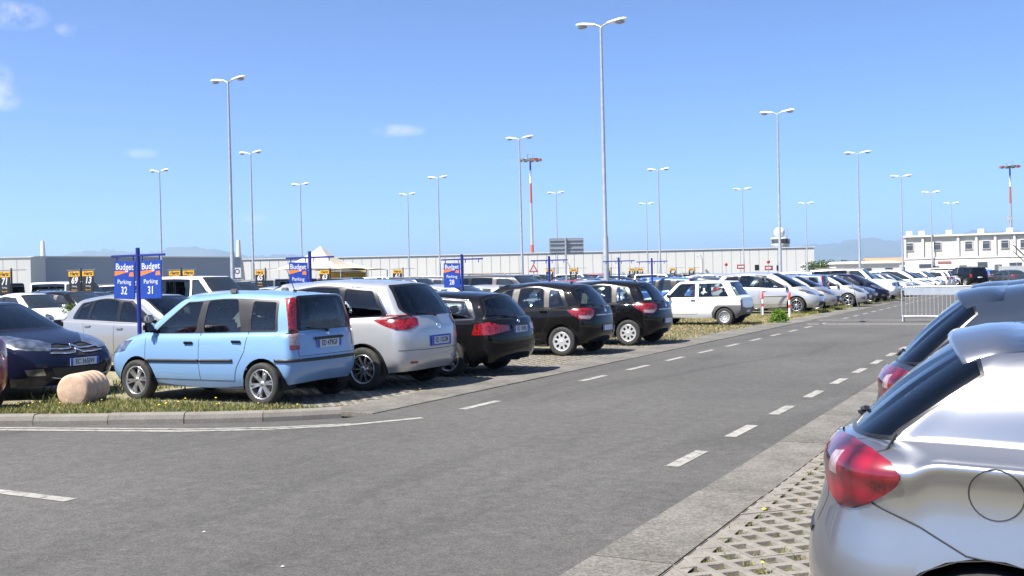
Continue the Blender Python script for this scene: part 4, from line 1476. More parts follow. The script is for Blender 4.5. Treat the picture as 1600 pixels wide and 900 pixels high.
def make_lead(dz=0.0, name='sporty hatchback'):
    """hatchback with a raked rear window under a roof spoiler"""
    c = Car(name, dict(xf=2.26, xr=-1.985, hw=.885, zb=.21, cowl=(1.30, .86, 1.0), wst=(.30, .10, 1.40 + dz), rt=(-1.36, -1.24, 1.375 + dz), rgb=(-1.80, -1.53, 1.035 + dz * .4),
        belt=(.95, 1.045 + dz * .4), znose=.74, ztail=.985 + dz * .3, roof=[(0, 1.415 + dz), (.2, 1.405 + dz), (.36, 1.345 + dz), (.5, 1.40 + dz), (.68, 1.33 + dz), (1, 1.385 + dz)], hwr=.60, hwb=.765, ax=(1.29, -1.29), wr=.325,
        crown=.045, fcorner=.55, rcorner=.44, nr=2.35, gnr=2.5, rnr=2.8, zrear=.56, zmid=.60, dr3=.075, dr4=.105, dw4=.05, dw3=.012, crease=.034, bulge=.035, rear_w=.83, gd=.06, gsub=[8, 8, 5, 4]))
    c.rear([(-.05, .70), (.50, .70), (.56, .80), (.47, .98), (.70, 1.06 + dz * .4), (.56, 1.37 + dz), (-.05, 1.40 + dz)], 'hatch')
    d2 = [(-.04, .34), (0, 1.36 + dz), (-.86, 1.36 + dz), (-1.10, 1.0), (-1.0, .74), (-.86, .54), (-.80, .34)]
    c.side(d2, 'door2')
    c.side(round_poly(c.strip(.66, .12, -1.06, -.92, .012, .03, 12), .06), 'trim', only=['body', 'door1', 'door2'])
    c.side(round_poly(c.strip(.50, .08, -.06, -.06, .03, .055), .04), 'glass1', only=['trim'])
    c.side(round_poly(c.strip(-.14, -.14, -.98, -.86, .03, .055), .04), 'glass2', only=['trim'])
    zl = dz * .3
    c.side(round_poly([(x, z + zl) for x, z in [(-1.862, 1.010), (-1.74, 1.022), (-1.66, 1.006), (-1.59, .976), (-1.555, .942), (-1.565, .912), (-1.61, .872), (-1.67, .832), (-1.725, .806), (-1.77, .800), (-1.83, .84), (-1.868, .90)]], .03), 'tail', only=['body', 'hatch'], nmin=.03, xlim=-1)
    c.corner([(-1.76, .66, .985 + zl), (-1.80, .60, .975 + zl), (-1.82, .60, .91 + zl), (-1.78, .67, .91 + zl)], 135, 'tail_clear', only=['tail'])
    def rear_outline(g):
        return [(-1.60 + g, 1.055 + dz * .4 - g), (-1.577 + g, 1.080 + dz * .42 - g * .5), (-1.50 + g, 1.135 + dz * .6), (-1.322 + g, 1.262 + dz), (-1.39 + g, 1.45 + dz), (-2.2, 1.45 + dz), (-2.2, 1.035 + dz * .4 - g), (-1.68, 1.05 + dz * .4 - g)]
    c.cut([(x, 0, z) for x, z in rear_outline(.014)], (0, 1, 0), 'rear_trim', only=['body', 'hatch'], nmin=-1, xlim=-1)
    c.cut([(x, 0, z) for x, z in rear_outline(0)], (0, 1, 0), 'rear_glass', only=['rear_trim'], nmin=-1, xlim=-1)
    screens_front(c)
    c.corner([(2.10, .50, .66), (1.80, .80, .70), (1.55, .88, .86), (2.05, .50, .80)], 38, 'head')
    c.front([(-.05, .34), (.40, .34), (.44, .58), (-.05, .60)], 'grille')
    c.wheel_arches(.372)
    D_ = dict(DEFS); D_['tail'] = ('tail_lamp', 'lamp_crimson', 'pair', .010); D_['rear_glass'] = ('rear_window', 'glass_dark', 'join', .002)
    D_['tail_clear'] = ('tail_lamp_lens', 'lamp_clear', 'pair', .0105)
    c.finish(D_)
    # roof spoiler over the rear window
    ys = [-.555, -.545, -.50, -.42, -.3, -.15, 0, .15, .3, .42, .50, .545, .555]
    vs, fs = [], []
    for y in ys:
        k = (abs(y) / .6) ** 2.6
        dx = .10 * k
        dzz = c.hit((-1.20, min(.55, abs(y)) + .002, 1.2), (0, 0, 1))[0].z - 1.430 + .006 - dz - (.004 if abs(y) > .55 else 0)
        sec = [(-1.18, 1.430), (-1.34, 1.422), (-1.45, 1.401), (-1.468, 1.391), (-1.45, 1.381), (-1.34, 1.388), (-1.20, 1.400)]
        if abs(y) > .55:
            sec = [(x * .97 - .038, z - .008) for x, z in sec]
        vs += [(x + dx * min(1, max(0, (-1.22 - x) / .22)), y, z + dzz + dz) for x, z in sec]
    m7 = 7
    for i in range(len(ys) - 1):
        for j in range(m7):
            fs.append([i * m7 + j, (i + 1) * m7 + j, (i + 1) * m7 + (j + 1) % m7, i * m7 + (j + 1) % m7])
    sm = MB().add(vs, fs, PAINTS['silver'], True)
    e_ = (len(ys) - 1) * m7
    sm.add(vs[:m7], [list(range(m7))], PAINTS['silver']).add(vs[e_:], [list(range(m7))[::-1]], PAINTS['silver'])
    me = sm.mesh('roof_spoiler')
    bm = bmesh.new(); bm.from_mesh(me); bmesh.ops.remove_doubles(bm, verts=bm.verts, dist=.0001); bmesh.ops.recalc_face_normals(bm, faces=bm.faces); bmesh.ops.split_edges(bm, edges=[e for e in bm.edges if len(e.link_faces) == 2 and e.link_faces[0].smooth != e.link_faces[1].smooth]); bm.to_mesh(me); bm.free()
    c.add_part('roof_spoiler', me, None, None, True)
    outline_ribbons(c, 'door_seam', [(x, 0, z) for x, z in [(-.04, .34), (-.80, .34), (-.86, .54), (-1.0, .74), (-1.10, 1.0)]])
    c.add_ribbon('bumper_seam', [(-1.655, .86, .838 + zl), (-1.50, .87, .775), (-1.36, .88, .70), (-1.28, .88, .69)], .006, 'seam', .0008, D=(0, 1, 0))
    c.add_ribbon('tailgate_seam', [(-1.585, .70, 1.065 + dz * .4), (-1.62, .74, 1.04 + zl), (-1.70, .76, 1.018 + zl)], .007, 'seam', .0008, D=None)
    c.add_ribbon('bumper_lip', [(-1.93, .46, .66), (-1.96, .3, .66), (-1.98, .0, .66)], .024, 'black_plastic', .004, D=None, split=False)
    # fuel filler flap: a ring seam with a small key mark, on the right side only
    p, n_ = c.hit((-1.27, 0, .90))
    circ = [(-1.27 + .082 * math.cos(2 * math.pi * k / 28), 0, .90 + .082 * math.sin(2 * math.pi * k / 28)) for k in range(28)]
    a, b = c.ribbon(circ, .0042, .0008, closed=True)
    c.add_part('fuel_flap', MB().add(b[0], b[1], 'seam', True).mesh('fuel_flap'))
    c.add_ribbon('sill_trim', [(.8, 0, .25), (-.8, 0, .25)], .06, 'black_plastic', .006)
    c.handle(-.86, .92, 'PAINT')
    c.mirrors(.70, 1.0)
    c.plate(1, .48, None)
    q, _ = c.hit((-1.80, .20, 1.04 + dz * .4), (-1, 0, 0))
    c.add_part('wiper', MB().tube([q + Vector((-.03, -.12, .01)), q + Vector((.04, -.46, .055))], .009, 'trim_black', 6).box(q + Vector((-.01, -.15, -.0)), (.06, .07, .045), 'trim_black', .018).mesh('wiper'))
    aerial(c, -.95, .22, .9)
    c.wells_and_floor(); c.seats(-.02, -.86, .54, .37, .60)
    c.wheels(rim_mesh(.22, .21, 'twin', 'alloy', 5), tyre_mesh(.325, .21, .216), .765)
    return c


def screens_front(c, sb=.285, lo=.03, hi=.035, trim=.022):
    n = 8
    ss = [sb * i / n for i in range(n + 1)]
    def outl(g):
        lowp = [(c.base[int(round(s * NS))].y + g, c.base[int(round(s * NS))].z + lo - g) for s in ss]
        upp = [(c.edge[int(round(s * NS))].y + g, c.edge[int(round(s * NS))].z - hi + g) for s in ss]
        lowp[0] = (-.05, lowp[0][1]); upp[0] = (-.05, upp[0][1])
        return round_poly(lowp + upp[::-1], .05)
    c.front(outl(trim), 'screen_trim', only=['body'])
    c.front(outl(0), 'screen', only=['screen_trim'])

# ------------------------------------------------------------------ ground
def ground_mat(name, stops, scale, rough=.9, speck=0, speck_scale=180, bump=.3, bscale=120, big=(.35, .9, 1.1), stain=None, streak=1.0):
    """layered noise: broad patches, fine grain and grit"""
    m, n, l, b = new_mat(name)
    tc = n.new('ShaderNodeTexCoord')
    no = n.new('ShaderNodeTexNoise'); no.inputs['Scale'].default_value = scale; no.inputs['Detail'].default_value = 8; no.inputs['Roughness'].default_value = .65
    l.new(tc.outputs['Object'], no.inputs['Vector'])
    rp = n.new('ShaderNodeValToRGB')
    while len(rp.color_ramp.elements) < len(stops): rp.color_ramp.elements.new(.5)
    for e, (p, c) in zip(rp.color_ramp.elements, stops):
        e.position = p; e.color = rgb(c)
    l.new(no.outputs['Fac'], rp.inputs[0])
    bg = n.new('ShaderNodeTexNoise'); bg.inputs['Scale'].default_value = big[0]; bg.inputs['Detail'].default_value = 4
    l.new(tc.outputs['Object'], bg.inputs['Vector'])
    mr = n.new('ShaderNodeMapRange'); mr.inputs['From Min'].default_value = .3; mr.inputs['From Max'].default_value = .7
    mr.inputs['To Min'].default_value = big[1]; mr.inputs['To Max'].default_value = big[2]
    l.new(bg.outputs['Fac'], mr.inputs['Value'])
    mx = n.new('ShaderNodeMix'); mx.data_type = 'RGBA'; mx.blend_type = 'MULTIPLY'; mx.inputs[0].default_value = 1
    l.new(rp.outputs[0], mx.inputs[6])
    cb = n.new('ShaderNodeCombineColor')
    for i in range(3): l.new(mr.outputs[0], cb.inputs[i])
    l.new(cb.outputs[0], mx.inputs[7])
    col = mx.outputs[2]
    if stain:
        wv = n.new('ShaderNodeTexNoise'); wv.inputs['Scale'].default_value = .55; wv.inputs['Detail'].default_value = 9; wv.inputs['Roughness'].default_value = .7; wv.inputs['Distortion'].default_value = 1.4
        mp = n.new('ShaderNodeMapping'); mp.inputs['Scale'].default_value = (1, streak, 1)
        l.new(tc.outputs['Object'], mp.inputs['Vector']); l.new(mp.outputs[0], wv.inputs['Vector'])
        ws = n.new('ShaderNodeMapRange'); ws.inputs['From Min'].default_value = .52; ws.inputs['From Max'].default_value = .70
        ws.inputs['To Min'].default_value = 1; ws.inputs['To Max'].default_value = stain
        l.new(wv.outputs['Fac'], ws.inputs['Value'])
        wm = n.new('ShaderNodeMix'); wm.data_type = 'RGBA'; wm.blend_type = 'MULTIPLY'; wm.inputs[0].default_value = 1
        wc = n.new('ShaderNodeCombineColor')
        for i in range(3): l.new(ws.outputs[0], wc.inputs[i])
        l.new(col, wm.inputs[6]); l.new(wc.outputs[0], wm.inputs[7])
        col = wm.outputs[2]
    if speck:
        vo = n.new('ShaderNodeTexVoronoi'); vo.inputs['Scale'].default_value = speck_scale
        l.new(tc.outputs['Object'], vo.inputs['Vector'])
        sr = n.new('ShaderNodeMapRange'); sr.inputs['From Min'].default_value = 0; sr.inputs['From Max'].default_value = 1
        sr.inputs['To Min'].default_value = 1 - speck; sr.inputs['To Max'].default_value = 1 + speck
        sep = n.new('ShaderNodeSeparateColor'); l.new(vo.outputs['Color'], sep.inputs[0])
        l.new(sep.outputs[0], sr.inputs['Value'])
        m2 = n.new('ShaderNodeMix'); m2.data_type = 'RGBA'; m2.blend_type = 'MULTIPLY'; m2.inputs[0].default_value = 1
        c2 = n.new('ShaderNodeCombineColor')
        for i in range(3): l.new(sr.outputs[0], c2.inputs[i])
        l.new(col, m2.inputs[6]); l.new(c2.outputs[0], m2.inputs[7])
        col = m2.outputs[2]
    l.new(col, b.inputs['Base Color'])
    b.inputs['Roughness'].default_value = rough
    b.inputs['Specular IOR Level'].default_value = .3
    if bump:
        n2 = n.new('ShaderNodeTexNoise'); n2.inputs['Scale'].default_value = bscale; n2.inputs['Detail'].default_value = 5
        l.new(tc.outputs['Object'], n2.inputs['Vector'])
        bp = n.new('ShaderNodeBump'); bp.inputs['Strength'].default_value = bump; bp.inputs['Distance'].default_value = .01
        l.new(n2.outputs['Fac'], bp.inputs['Height']); l.new(bp.outputs[0], b.inputs['Normal'])
    return m


ground_mat('asphalt', [(.25, (.060, .0582, .0558)), (.5, (.077, .0747, .0715)), (.72, (.093, .090, .086)), (.85, (.125, .121, .115))], 7.0, speck=.26, speck_scale=85, bump=.5, bscale=120, big=(.3, .86, 1.13), stain=.74, streak=.14)
ground_mat('concrete', [(.28, (.075, .070, .062)), (.42, (.115, .108, .097)), (.55, (.150, .142, .128)), (.8, (.185, .175, .160))], 1.3, speck=.30, speck_scale=60, bump=.5, big=(.5, .78, 1.14), stain=.72)
ground_mat('kerb_concrete', [(.25, (0.1307, 0.1198, 0.1067)), (.5, (0.1655, 0.1525, 0.1372)), (.8, (0.1960, 0.1830, 0.1677))], 4, speck=.12, speck_scale=110, bump=.35, big=(.9, .9, 1.08))
ground_mat('paver_concrete', [(.25, (0.1432, 0.1305, 0.1179)), (.5, (0.1852, 0.1726, 0.1558)), (.8, (0.2190, 0.2063, 0.1895))], 9, speck=.15, speck_scale=160, bump=.4, big=(1.2, .85, 1.1))
ground_mat('soil', [(.3, (.060, .050, .034)), (.48, (.095, .080, .058)), (.60, (.070, .082, .034)), (.8, (.125, .108, .080))], 14, speck=.3, speck_scale=90, bump=.8, big=(.9, .75, 1.2))
ground_mat('dry_lot', [(.25, (0.0720, 0.0792, 0.0360)), (.42, (0.1440, 0.1332, 0.0720)), (.55, (0.2160, 0.1944, 0.1296)), (.75, (0.2736, 0.2520, 0.2016))], 2.4, speck=.3, speck_scale=24, bump=.6, bscale=40, big=(.25, .8, 1.15))
ground_mat('far_field', [(.3, (.07, .085, .04)), (.5, (.14, .13, .07)), (.75, (.22, .19, .11))], .02, speck=0, bump=0, big=(.004, .8, 1.2))
ground_mat('road_paint', [(.34, (.085, .081, .074)), (.47, (.25, .243, .227)), (.8, (.33, .32, .30))], 9, speck=.12, speck_scale=120, bump=.3, big=(1.5, .88, 1.05))


def sheet(name, poly, z, mat, kind='structure', parent=None, sub=None):
    me = bpy.data.meshes.new(name)
    me.from_pydata([(p[0], p[1], z) for p in poly], [], [list(range(len(poly)))])
    me.materials.append(MATS[mat]); me.update()
    o = mesh_obj(name, me, parent)
    if parent is None: o['kind'] = kind
    return o


def rect(x0, x1, y0, y1):
    return [(x0, y0), (x1, y0), (x1, y1), (x0, y1)]


sheet('ground', rect(-26000, 26000, -6000, 40000), -.08, 'far_field')
KERB = [(-34, -2.2), (-20, 4.1), (-14, 6.95), (-12.6, 7.62), (-11.3, 8.25), (-10.2, 8.70), (-9.2, 9.14), (-8.45, 9.55), (-7.95, 9.90), (-7.62, 10.22), (-7.5, 10.55)]
ROAD_L, ROAD_R, GUT = -7.5, -2.44, .80
road = sheet('road', [(ROAD_R, -14), (ROAD_R, 210), (ROAD_L, 210), (ROAD_L, 10.55)] + KERB[::-1][1:] + [(-34, -14)], 0, 'asphalt')
# soil under the grass pavers, the trodden lot, and the open bays
sheet('paving_bed', rect(-10.3, ROAD_L - GUT, 10.2, 33.2), -.016, 'soil')
sheet('paving_bed', rect(ROAD_R + .5, .45, 2.2, 13.2), -.016, 'soil')
sheet('parking_lot', [(-150, 10.2), (-10.3, 10.2), (-10.3, 33.2), (ROAD_L - GUT, 33.2), (ROAD_L - GUT, 230), (-150, 230)], -.002, 'dry_lot')
sheet('parking_lot', [(-12.2, 7.95), (-12.2, 10.2), (-60, 10.2), (-60, -2.2), (-34, -2.2), (-20, 4.2), (-14, 7.08)], -.002, 'dry_lot')
sheet('parking_bay', [(.45, -6), (40, -6), (40, 160), (ROAD_R + .5, 160), (ROAD_R + .5, 13.2), (.45, 13.2)], -.002, 'dry_lot')
sheet('parking_bay', rect(ROAD_R + .5, .45, -6, 2.2), -.002, 'dry_lot')

# flush concrete gutters, cast in slabs
def slab_mesh(w, ln, h=.06):
    return MB().box((w / 2, ln / 2, -h / 2), (w, ln, h), 'concrete', .008).mesh('gutter_slab')


for (gx, gw, y0, y1) in ((ROAD_L - GUT, GUT, 10.6, 33.1), (ROAD_R, .5, 1.6, 34)):
    gut = empty('gutter', (gx, y0, 0)); gut['kind'] = 'structure'
    y = y0
    while y < y1:
        ln = random.choice((1.5, 2.0, 2.5))
        s_ = mesh_obj('gutter_slab', slab_mesh(gw, ln - .012), gut)
        s_.location = (random.uniform(-.006, .006), y - y0, .011 + random.uniform(-.003, .003))
        y += ln
    if y1 < 100:
        sheet('gutter_strip', rect(gx, gx + gw, y, 200), .006, 'concrete')

# ------------------------------------------------------------------ grass-grid pavers
PC, PN = .165, 3            # cell size and cells per block side
BW = PN * PC


def paver_mesh():
    """one concrete grid block, three by three cells with square openings"""
    m_ = MB()
    d, h, e = .054, .034, .0015
    for i in range(PN):
        for j in range(PN):
            cx, cy, q = (i + .5 - PN / 2) * PC, (j + .5 - PN / 2) * PC, PC / 2
            x0, x1 = cx - q + (e if i == 0 else 0), cx + q - (e if i == PN - 1 else 0)
            y0, y1 = cy - q + (e if j == 0 else 0), cy + q - (e if j == PN - 1 else 0)
            C = [(x0, y0, 0), (x1, y0, 0), (x1, y1, 0), (x0, y1, 0)]
            S = [(cx - d, cy - d, -.002), (cx + d, cy - d, -.002), (cx + d, cy + d, -.002), (cx - d, cy + d, -.002)]
            B = [(cx + (p[0] - cx) * .93, cy + (p[1] - cy) * .93, -h) for p in S]
            fs = [[0, 1, 5, 4], [1, 2, 6, 5], [2, 3, 7, 6], [3, 0, 4, 7]] + [[4, 5, 9, 8], [5, 6, 10, 9], [6, 7, 11, 10], [7, 4, 8, 11]]
            m_.add(C + S + B, fs, 'paver_concrete')
    w = BW / 2 - e
    m_.add([(-w, -w, 0), (w, -w, 0), (w, w, 0), (-w, w, 0), (-w, -w, -.03), (w, -w, -.03), (w, w, -.03), (-w, w, -.03)], [[0, 4, 5, 1], [1, 5, 6, 2], [2, 6, 7, 3], [3, 7, 4, 0]], 'paver_concrete')
    return m_.mesh('paving_block')


PAVE = paver_mesh()
HOLES_R, HOLES_L = [], []


def pave(name, x0, x1, y0, y1, holes, limit, near):
    """blocks laid diagonally over a strip; the nearest ones are single pieces"""
    root = empty(name, (x0, y0, 0)); root['kind'] = 'structure'
    c45 = math.sqrt(.5)
    spots = []
    n = int((x1 - x0 + y1 - y0) / BW) + 2
    for i in range(-n, n):
        for j in range(-n, n):
            x, y = x0 + (i - j) * BW * c45, y0 + (i + j) * BW * c45
            if x0 - .12 < x < x1 + .1 and y0 - .1 < y < y1 + .1:
                spots.append((x, y))
    spots.sort(key=lambda p: (p[0] - near[0]) ** 2 + (p[1] - near[1]) ** 2)
    rest = MB()
    for k, (x, y) in enumerate(spots):
        z = .006 + random.uniform(-.003, .003)
        M = Matrix.Translation((x - x0, y - y0, z)) @ Matrix.Rotation(R(45) + random.uniform(-.006, .006), 4, 'Z') @ Matrix.Rotation(random.uniform(-.005, .005), 4, 'X')
        if k < limit:
            o = mesh_obj('paving_block', PAVE, root)
            o.matrix_local = M
        else:
            rest.add([v.co for v in PAVE.vertices], [list(p.vertices) for p in PAVE.polygons], 'paver_concrete', M=M)
        for a in range(PN):
            for b in range(PN):
                h = M @ Vector(((a + .5 - PN / 2) * PC, (b + .5 - PN / 2) * PC, 0))
                holes.append((h.x + x0, h.y + y0))
    if rest.v:
        o = rest.build('paving_field', root); o['kind'] = 'stuff'


sheet('paving_infill', rect(ROAD_R + .49, ROAD_R + .60, 2.2, 13.2), .001, 'paver_concrete')
sheet('paving_infill', rect(ROAD_L - GUT - .12, ROAD_L - GUT + .01, 10.2, 33.2), .001, 'paver_concrete')
pave('grass_paving', ROAD_R + .5, .35, 2.4, 13.0, HOLES_R, 125, (-1.5, 5.5))
pave('grass_paving', -10.2, ROAD_L - GUT, 10.4, 33.0, HOLES_L, 170, (-8.3, 13))

# ------------------------------------------------------------------ kerb and island
def lerp_path(path, ds):
    out = [Vector((path[0][0], path[0][1], 0))]
    acc = 0
    for a, b in zip(path, path[1:]):
        a, b = Vector((a[0], a[1], 0)), Vector((b[0], b[1], 0))
        L = (b - a).length
        t = ds - acc
        while t <= L:
            out.append(a.lerp(b, t / L)); t += ds
        acc = L - (t - ds)
    return out


kerb = empty('kerb', (-10, 8.8, 0)); kerb['kind'] = 'structure'
kp = lerp_path(KERB[1:], .92)
for i, (a, b) in enumerate(zip(kp, kp[1:])):
    d = (b - a); L = d.length; ang = math.atan2(d.y, d.x)
    hgt = .125
    # profile across the stone: sloped face with a rounded nose
    prof = [(0, -.06), (0, .055), (.018, hgt - .022), (.035, hgt - .006), (.055, hgt), (.135, hgt), (.135, -.06)]
    vs, fs = [], []
    for e in (.005, L - .005):
        vs += [(e, p[0], p[1]) for p in prof]
    n7 = len(prof)
    for j in range(n7 - 1):
        fs.append([j, j + 1, n7 + j + 1, n7 + j][::-1])
    fs += [list(range(n7)), list(range(n7, 2 * n7))[::-1]]
    o = MB().add(vs, fs, 'kerb_concrete').build('kerb_stone', kerb)
    o.location = (a.x + 10, a.y - 8.8, random.uniform(-.006, .004)); o.rotation_euler = (0, 0, ang + random.uniform(-.006, .006))
isl = [(p[0], p[1]) for p in [(-12.2, 7.95), (-11.2, 8.42), (-10.1, 8.86), (-9.1, 9.30), (-8.4, 9.68), (-7.95, 10.02), (-7.85, 10.2)]] + [(-12.2, 10.2)]
island = MB().prism(isl, -.05, .10, 'soil').build('traffic_island'); island['kind'] = 'structure'
edge = MB().box((-10.0, 10.15, .05), (4.3, .10, .11), 'kerb_concrete', .01).build('island_edging'); edge['kind'] = 'structure'

# ------------------------------------------------------------------ road markings
def dash(x, y0, y1, w=.12):
    o = sheet('lane_dash', [(x - w / 2 + random.uniform(-.004, .004), y0), (x + w / 2, y0 + random.uniform(-.02, .02)), (x + w / 2, y1), (x - w / 2, y1 + random.uniform(-.02, .02))], .004, 'road_paint', parent=road)
    return o


y = 11.34
dash(-6.67, 11.34, 12.3)
for k in range(24):
    y = 15.0 + k * 2.0
    if not 33.0 < y < 36.5:
        dash(-6.67, y, y + .98)
for k in range(30):
    y = 34.6 + 2 * k
    if y > 62: dash(-6.67, y, y + .98)
for k in range(16):
    dash(-2.96, 4.95 + k * 1.77, 4.95 + k * 1.77 + .86, .125) if k > 1 else None
pl = [(-20, 3.86), (-14, 6.60), (-11.2, 7.95), (-8.75, 8.66), (-7.9, 9.1), (-7.25, 9.62), (-6.72, 10.5)]
def ribbon_sheet(name, path, w, z, mat):
    P = [Vector((p[0], p[1])) for p in path]
    L_, R_ = [], []
    for i, p in enumerate(P):
        t = (P[min(i + 1, len(P) - 1)] - P[max(i - 1, 0)]).normalized()
        nn = Vector((-t.y, t.x)) * w / 2
        L_.append(p + nn); R_.append(p - nn)
    me = bpy.data.meshes.new(name)
    n = len(P)
    me.from_pydata([(v.x, v.y, z) for v in L_ + R_], [], [[i, i + 1, n + i + 1, n + i][::-1] for i in range(n - 1)])
    me.materials.append(MATS[mat]); me.update()
    return mesh_obj(name, me, road)


ribbon_sheet('edge_line', pl, .11, .004, 'road_paint')
ribbon_sheet('edge_line', [(p[0] + .02, p[1] + .17) for p in pl[:-1]], .08, .004, 'road_paint')
ribbon_sheet('lane_dash', [(-8.6, 5.62), (-7.6, 5.57), (-6.74, 5.55)], .12, .004, 'road_paint')
ribbon_sheet('stop_line', [(-7.1, 33.3), (-2.5, 33.3)], .32, .004, 'road_paint')
ribbon_sheet('stop_line', [(-7.3, 36.0), (-2.5, 36.0)], .25, .004, 'road_paint')

# ------------------------------------------------------------------ grass
def blade_mat(name, stops, transl=.25):
    m, n, l, b = new_mat(name)
    ge = n.new('ShaderNodeNewGeometry')
    rp = n.new('ShaderNodeValToRGB')
    while len(rp.color_ramp.elements) < len(stops): rp.color_ramp.elements.new(.5)
    for e, (p, c) in zip(rp.color_ramp.elements, stops):
        e.position = p; e.color = rgb(c)
    l.new(ge.outputs['Random Per Island'], rp.inputs[0])
    l.new(rp.outputs[0], b.inputs['Base Color'])
    b.inputs['Roughness'].default_value = .7
    b.inputs['Specular IOR Level'].default_value = .25
    tr = n.new('ShaderNodeBsdfTranslucent'); l.new(rp.outputs[0], tr.inputs[0])
    mx = n.new('ShaderNodeMixShader'); mx.inputs[0].default_value = transl
    out = n['Material Output']
    l.new(b.outputs[0], mx.inputs[1]); l.new(tr.outputs[0], mx.inputs[2]); l.new(mx.outputs[0], out.inputs[0])
    return m


blade_mat('grass_mixed', [(.0, (.055, .10, .018)), (.35, (.10, .14, .030)), (.6, (.22, .20, .07)), (1, (.36, .30, .14))])
blade_mat('grass_green', [(.0, (.045, .10, .014)), (.6, (.10, .17, .03)), (1, (.20, .20, .06))])
blade_mat('leaf_green', [(.0, (.05, .12, .012)), (.5, (.11, .22, .025)), (1, (.20, .30, .05))])
blade_mat('grass_dry', [(.0, (.09, .11, .03)), (.3, (.20, .18, .07)), (.6, (.30, .25, .12)), (1, (.40, .34, .19))])
blade_mat('leaf_dark', [(.0, (.02, .05, .012)), (.5, (.045, .08, .02)), (1, (.08, .11, .03))])
plain('petal_yellow', (.75, .55, .02), .6)


def blades(name, pts, label, mat='grass_mixed', h=(.03, .09), w=.005, flowers=0, lean=.5, z=0.0):
    m_ = MB()
    s = m_.slot(mat)
    for (x, y) in pts:
        a = random.uniform(0, 6.28); hh = random.uniform(*h)
        dx, dy = math.cos(a) * w, math.sin(a) * w
        lx, ly = random.gauss(0, lean) * hh, random.gauss(0, lean) * hh
        k = len(m_.v)
        m_.v += [(x - dx, y - dy, z), (x + dx, y + dy, z), (x + lx * .4 + dx * .7, y + ly * .4 + dy * .7, z + hh * .6), (x + lx * .4 - dx * .7, y + ly * .4 - dy * .7, z + hh * .6), (x + lx, y + ly, z + hh)]
        m_.f += [[k, k + 1, k + 2, k + 3], [k + 3, k + 2, k + 4]]; m_.m += [s, s]; m_.s += [False, False]
    for _ in range(flowers):
        x, y = random.choice(pts); hh = z + random.uniform(h[1] * .8, h[1] * 1.5)
        r = random.uniform(.010, .018)
        m_.add([(x + r * math.cos(i * 1.257), y + r * math.sin(i * 1.257), hh) for i in range(5)] + [(x, y, hh + .008)], [[i, (i + 1) % 5, 5] for i in range(5)], 'petal_yellow')
        m_.tube([(x, y, z), (x, y, hh)], .002, mat, 3, False)
    o = m_.build(name)
    return tag(o, label, 'grass', kind='stuff')


def in_poly(poly, n):
    xs = [p[0] for p in poly]; ys = [p[1] for p in poly]
    out = []
    while len(out) < n:
        p = (random.uniform(min(xs), max(xs)), random.uniform(min(ys), max(ys)))
        if inside(p, poly): out.append(p)
    return out


blades('grass', in_poly([(p[0], p[1] + .03) for p in isl[:-1]] + [(-12.15, 10.08)], 10500), 'patchy short grass on the kerbed traffic island', h=(.02, .075), flowers=26, z=.095)
pts = []
for (x, y) in HOLES_R:
    dens = .5 + .5 * math.sin(x * 2.1 + 1.3) * math.cos(y * 1.7)
    for _ in range(int(random.uniform(0, 46) * (dens + .15) * random.random())):
        pts.append((x + random.gauss(0, .024), y + random.gauss(0, .024)))
pts = [p for p in pts if p[0] > ROAD_R + .53]
blades('paving_grass', pts, 'thin grass growing in the holes of the nearest paving', 'grass_mixed', (.02, .055), .004, 22, .7, -.022)
pts = []
for (x, y) in HOLES_L:
    for _ in range(random.randint(4, 16)):
        pts.append((x + random.gauss(0, .026), y + random.gauss(0, .026)))
pts = [p for p in pts if p[0] < ROAD_L - GUT - .03]
blades('paving_grass', pts, 'dry grass growing in the paving behind the parked cars', 'grass_dry', (.02, .055), .006, 40, .7, -.022)
pts = [(random.uniform(-13.4, -8.4), random.uniform(24.9, 41)) for _ in range(22000)]
blades('lot_grass', pts, 'dry yellow grass in the gap beside the old white hatchback', 'grass_dry', (.02, .07), .010, 30, .7)
pts = [(random.gauss(-13.1, .45), random.uniform(10.4, 60)) for _ in range(9000)] + [(random.uniform(-9.5, -8.4), random.uniform(41, 75)) for _ in range(9000)]
blades('lot_grass', pts, 'strip of weeds running between the rows of parked cars', 'grass_mixed', (.03, .14), .012, 30, .6)

# ------------------------------------------------------------------ placing helpers
def at_row(px, X):
    """Y of the point seen in picture column px on the line of constant X"""
    d = pix_dir(px, 435); return d.y / d.x * X


def at_depth(px, depth):
    d = pix_dir(px, 435)
    f = Vector((-math.sin(YAW), math.cos(YAW), 0))
    k = depth / d.dot(f)
    return d.x * k, d.y * k


# ------------------------------------------------------------------ parked cars in the near rows
PANDA, MPV, WAGON, ROUND, OLDP = make_panda(), make_mpv(), make_wagon(), make_round_hatch(), make_old_panda()
SALOON, HATCH, BUBBLE, SUV, VAN = make_saloon(), make_hatch(), make_bubble(), make_suv(), make_van()
LEAD, TALL = make_lead(), make_lead(.10, 'tall sporty hatchback')
G1 = 'cars parked along the left side of the road'
REAR = math.pi
PANDA.place(-9.45 - 1.15, 11.62, REAR, 'light_blue', 'light blue boxy hatchback with tall red tail lamps beside the kerbed island', G1)
MPV.place(-9.2 - 1.365, 13.66, REAR, 'silver', 'silver rounded people carrier parked next to the light blue hatchback', G1)
WAGON.place(-9.1 - 1.36, 15.92, REAR, 'black', 'black estate car beside the silver people carrier', G1)
ROUND.place(-9.15 - 1.225, 20.48, REAR, 'brown_black', 'nearer of the two matching black round hatchbacks with silver hubcaps', G1)
ROUND.place(-8.95 - 1.225, 23.70, REAR, 'black', 'farther of the two matching black round hatchbacks with silver hubcaps', G1)
OLDP.place(-9.38 - 1.10, 32.88, REAR, 'white', 'old white boxy three-door hatchback with black bumpers', G1)
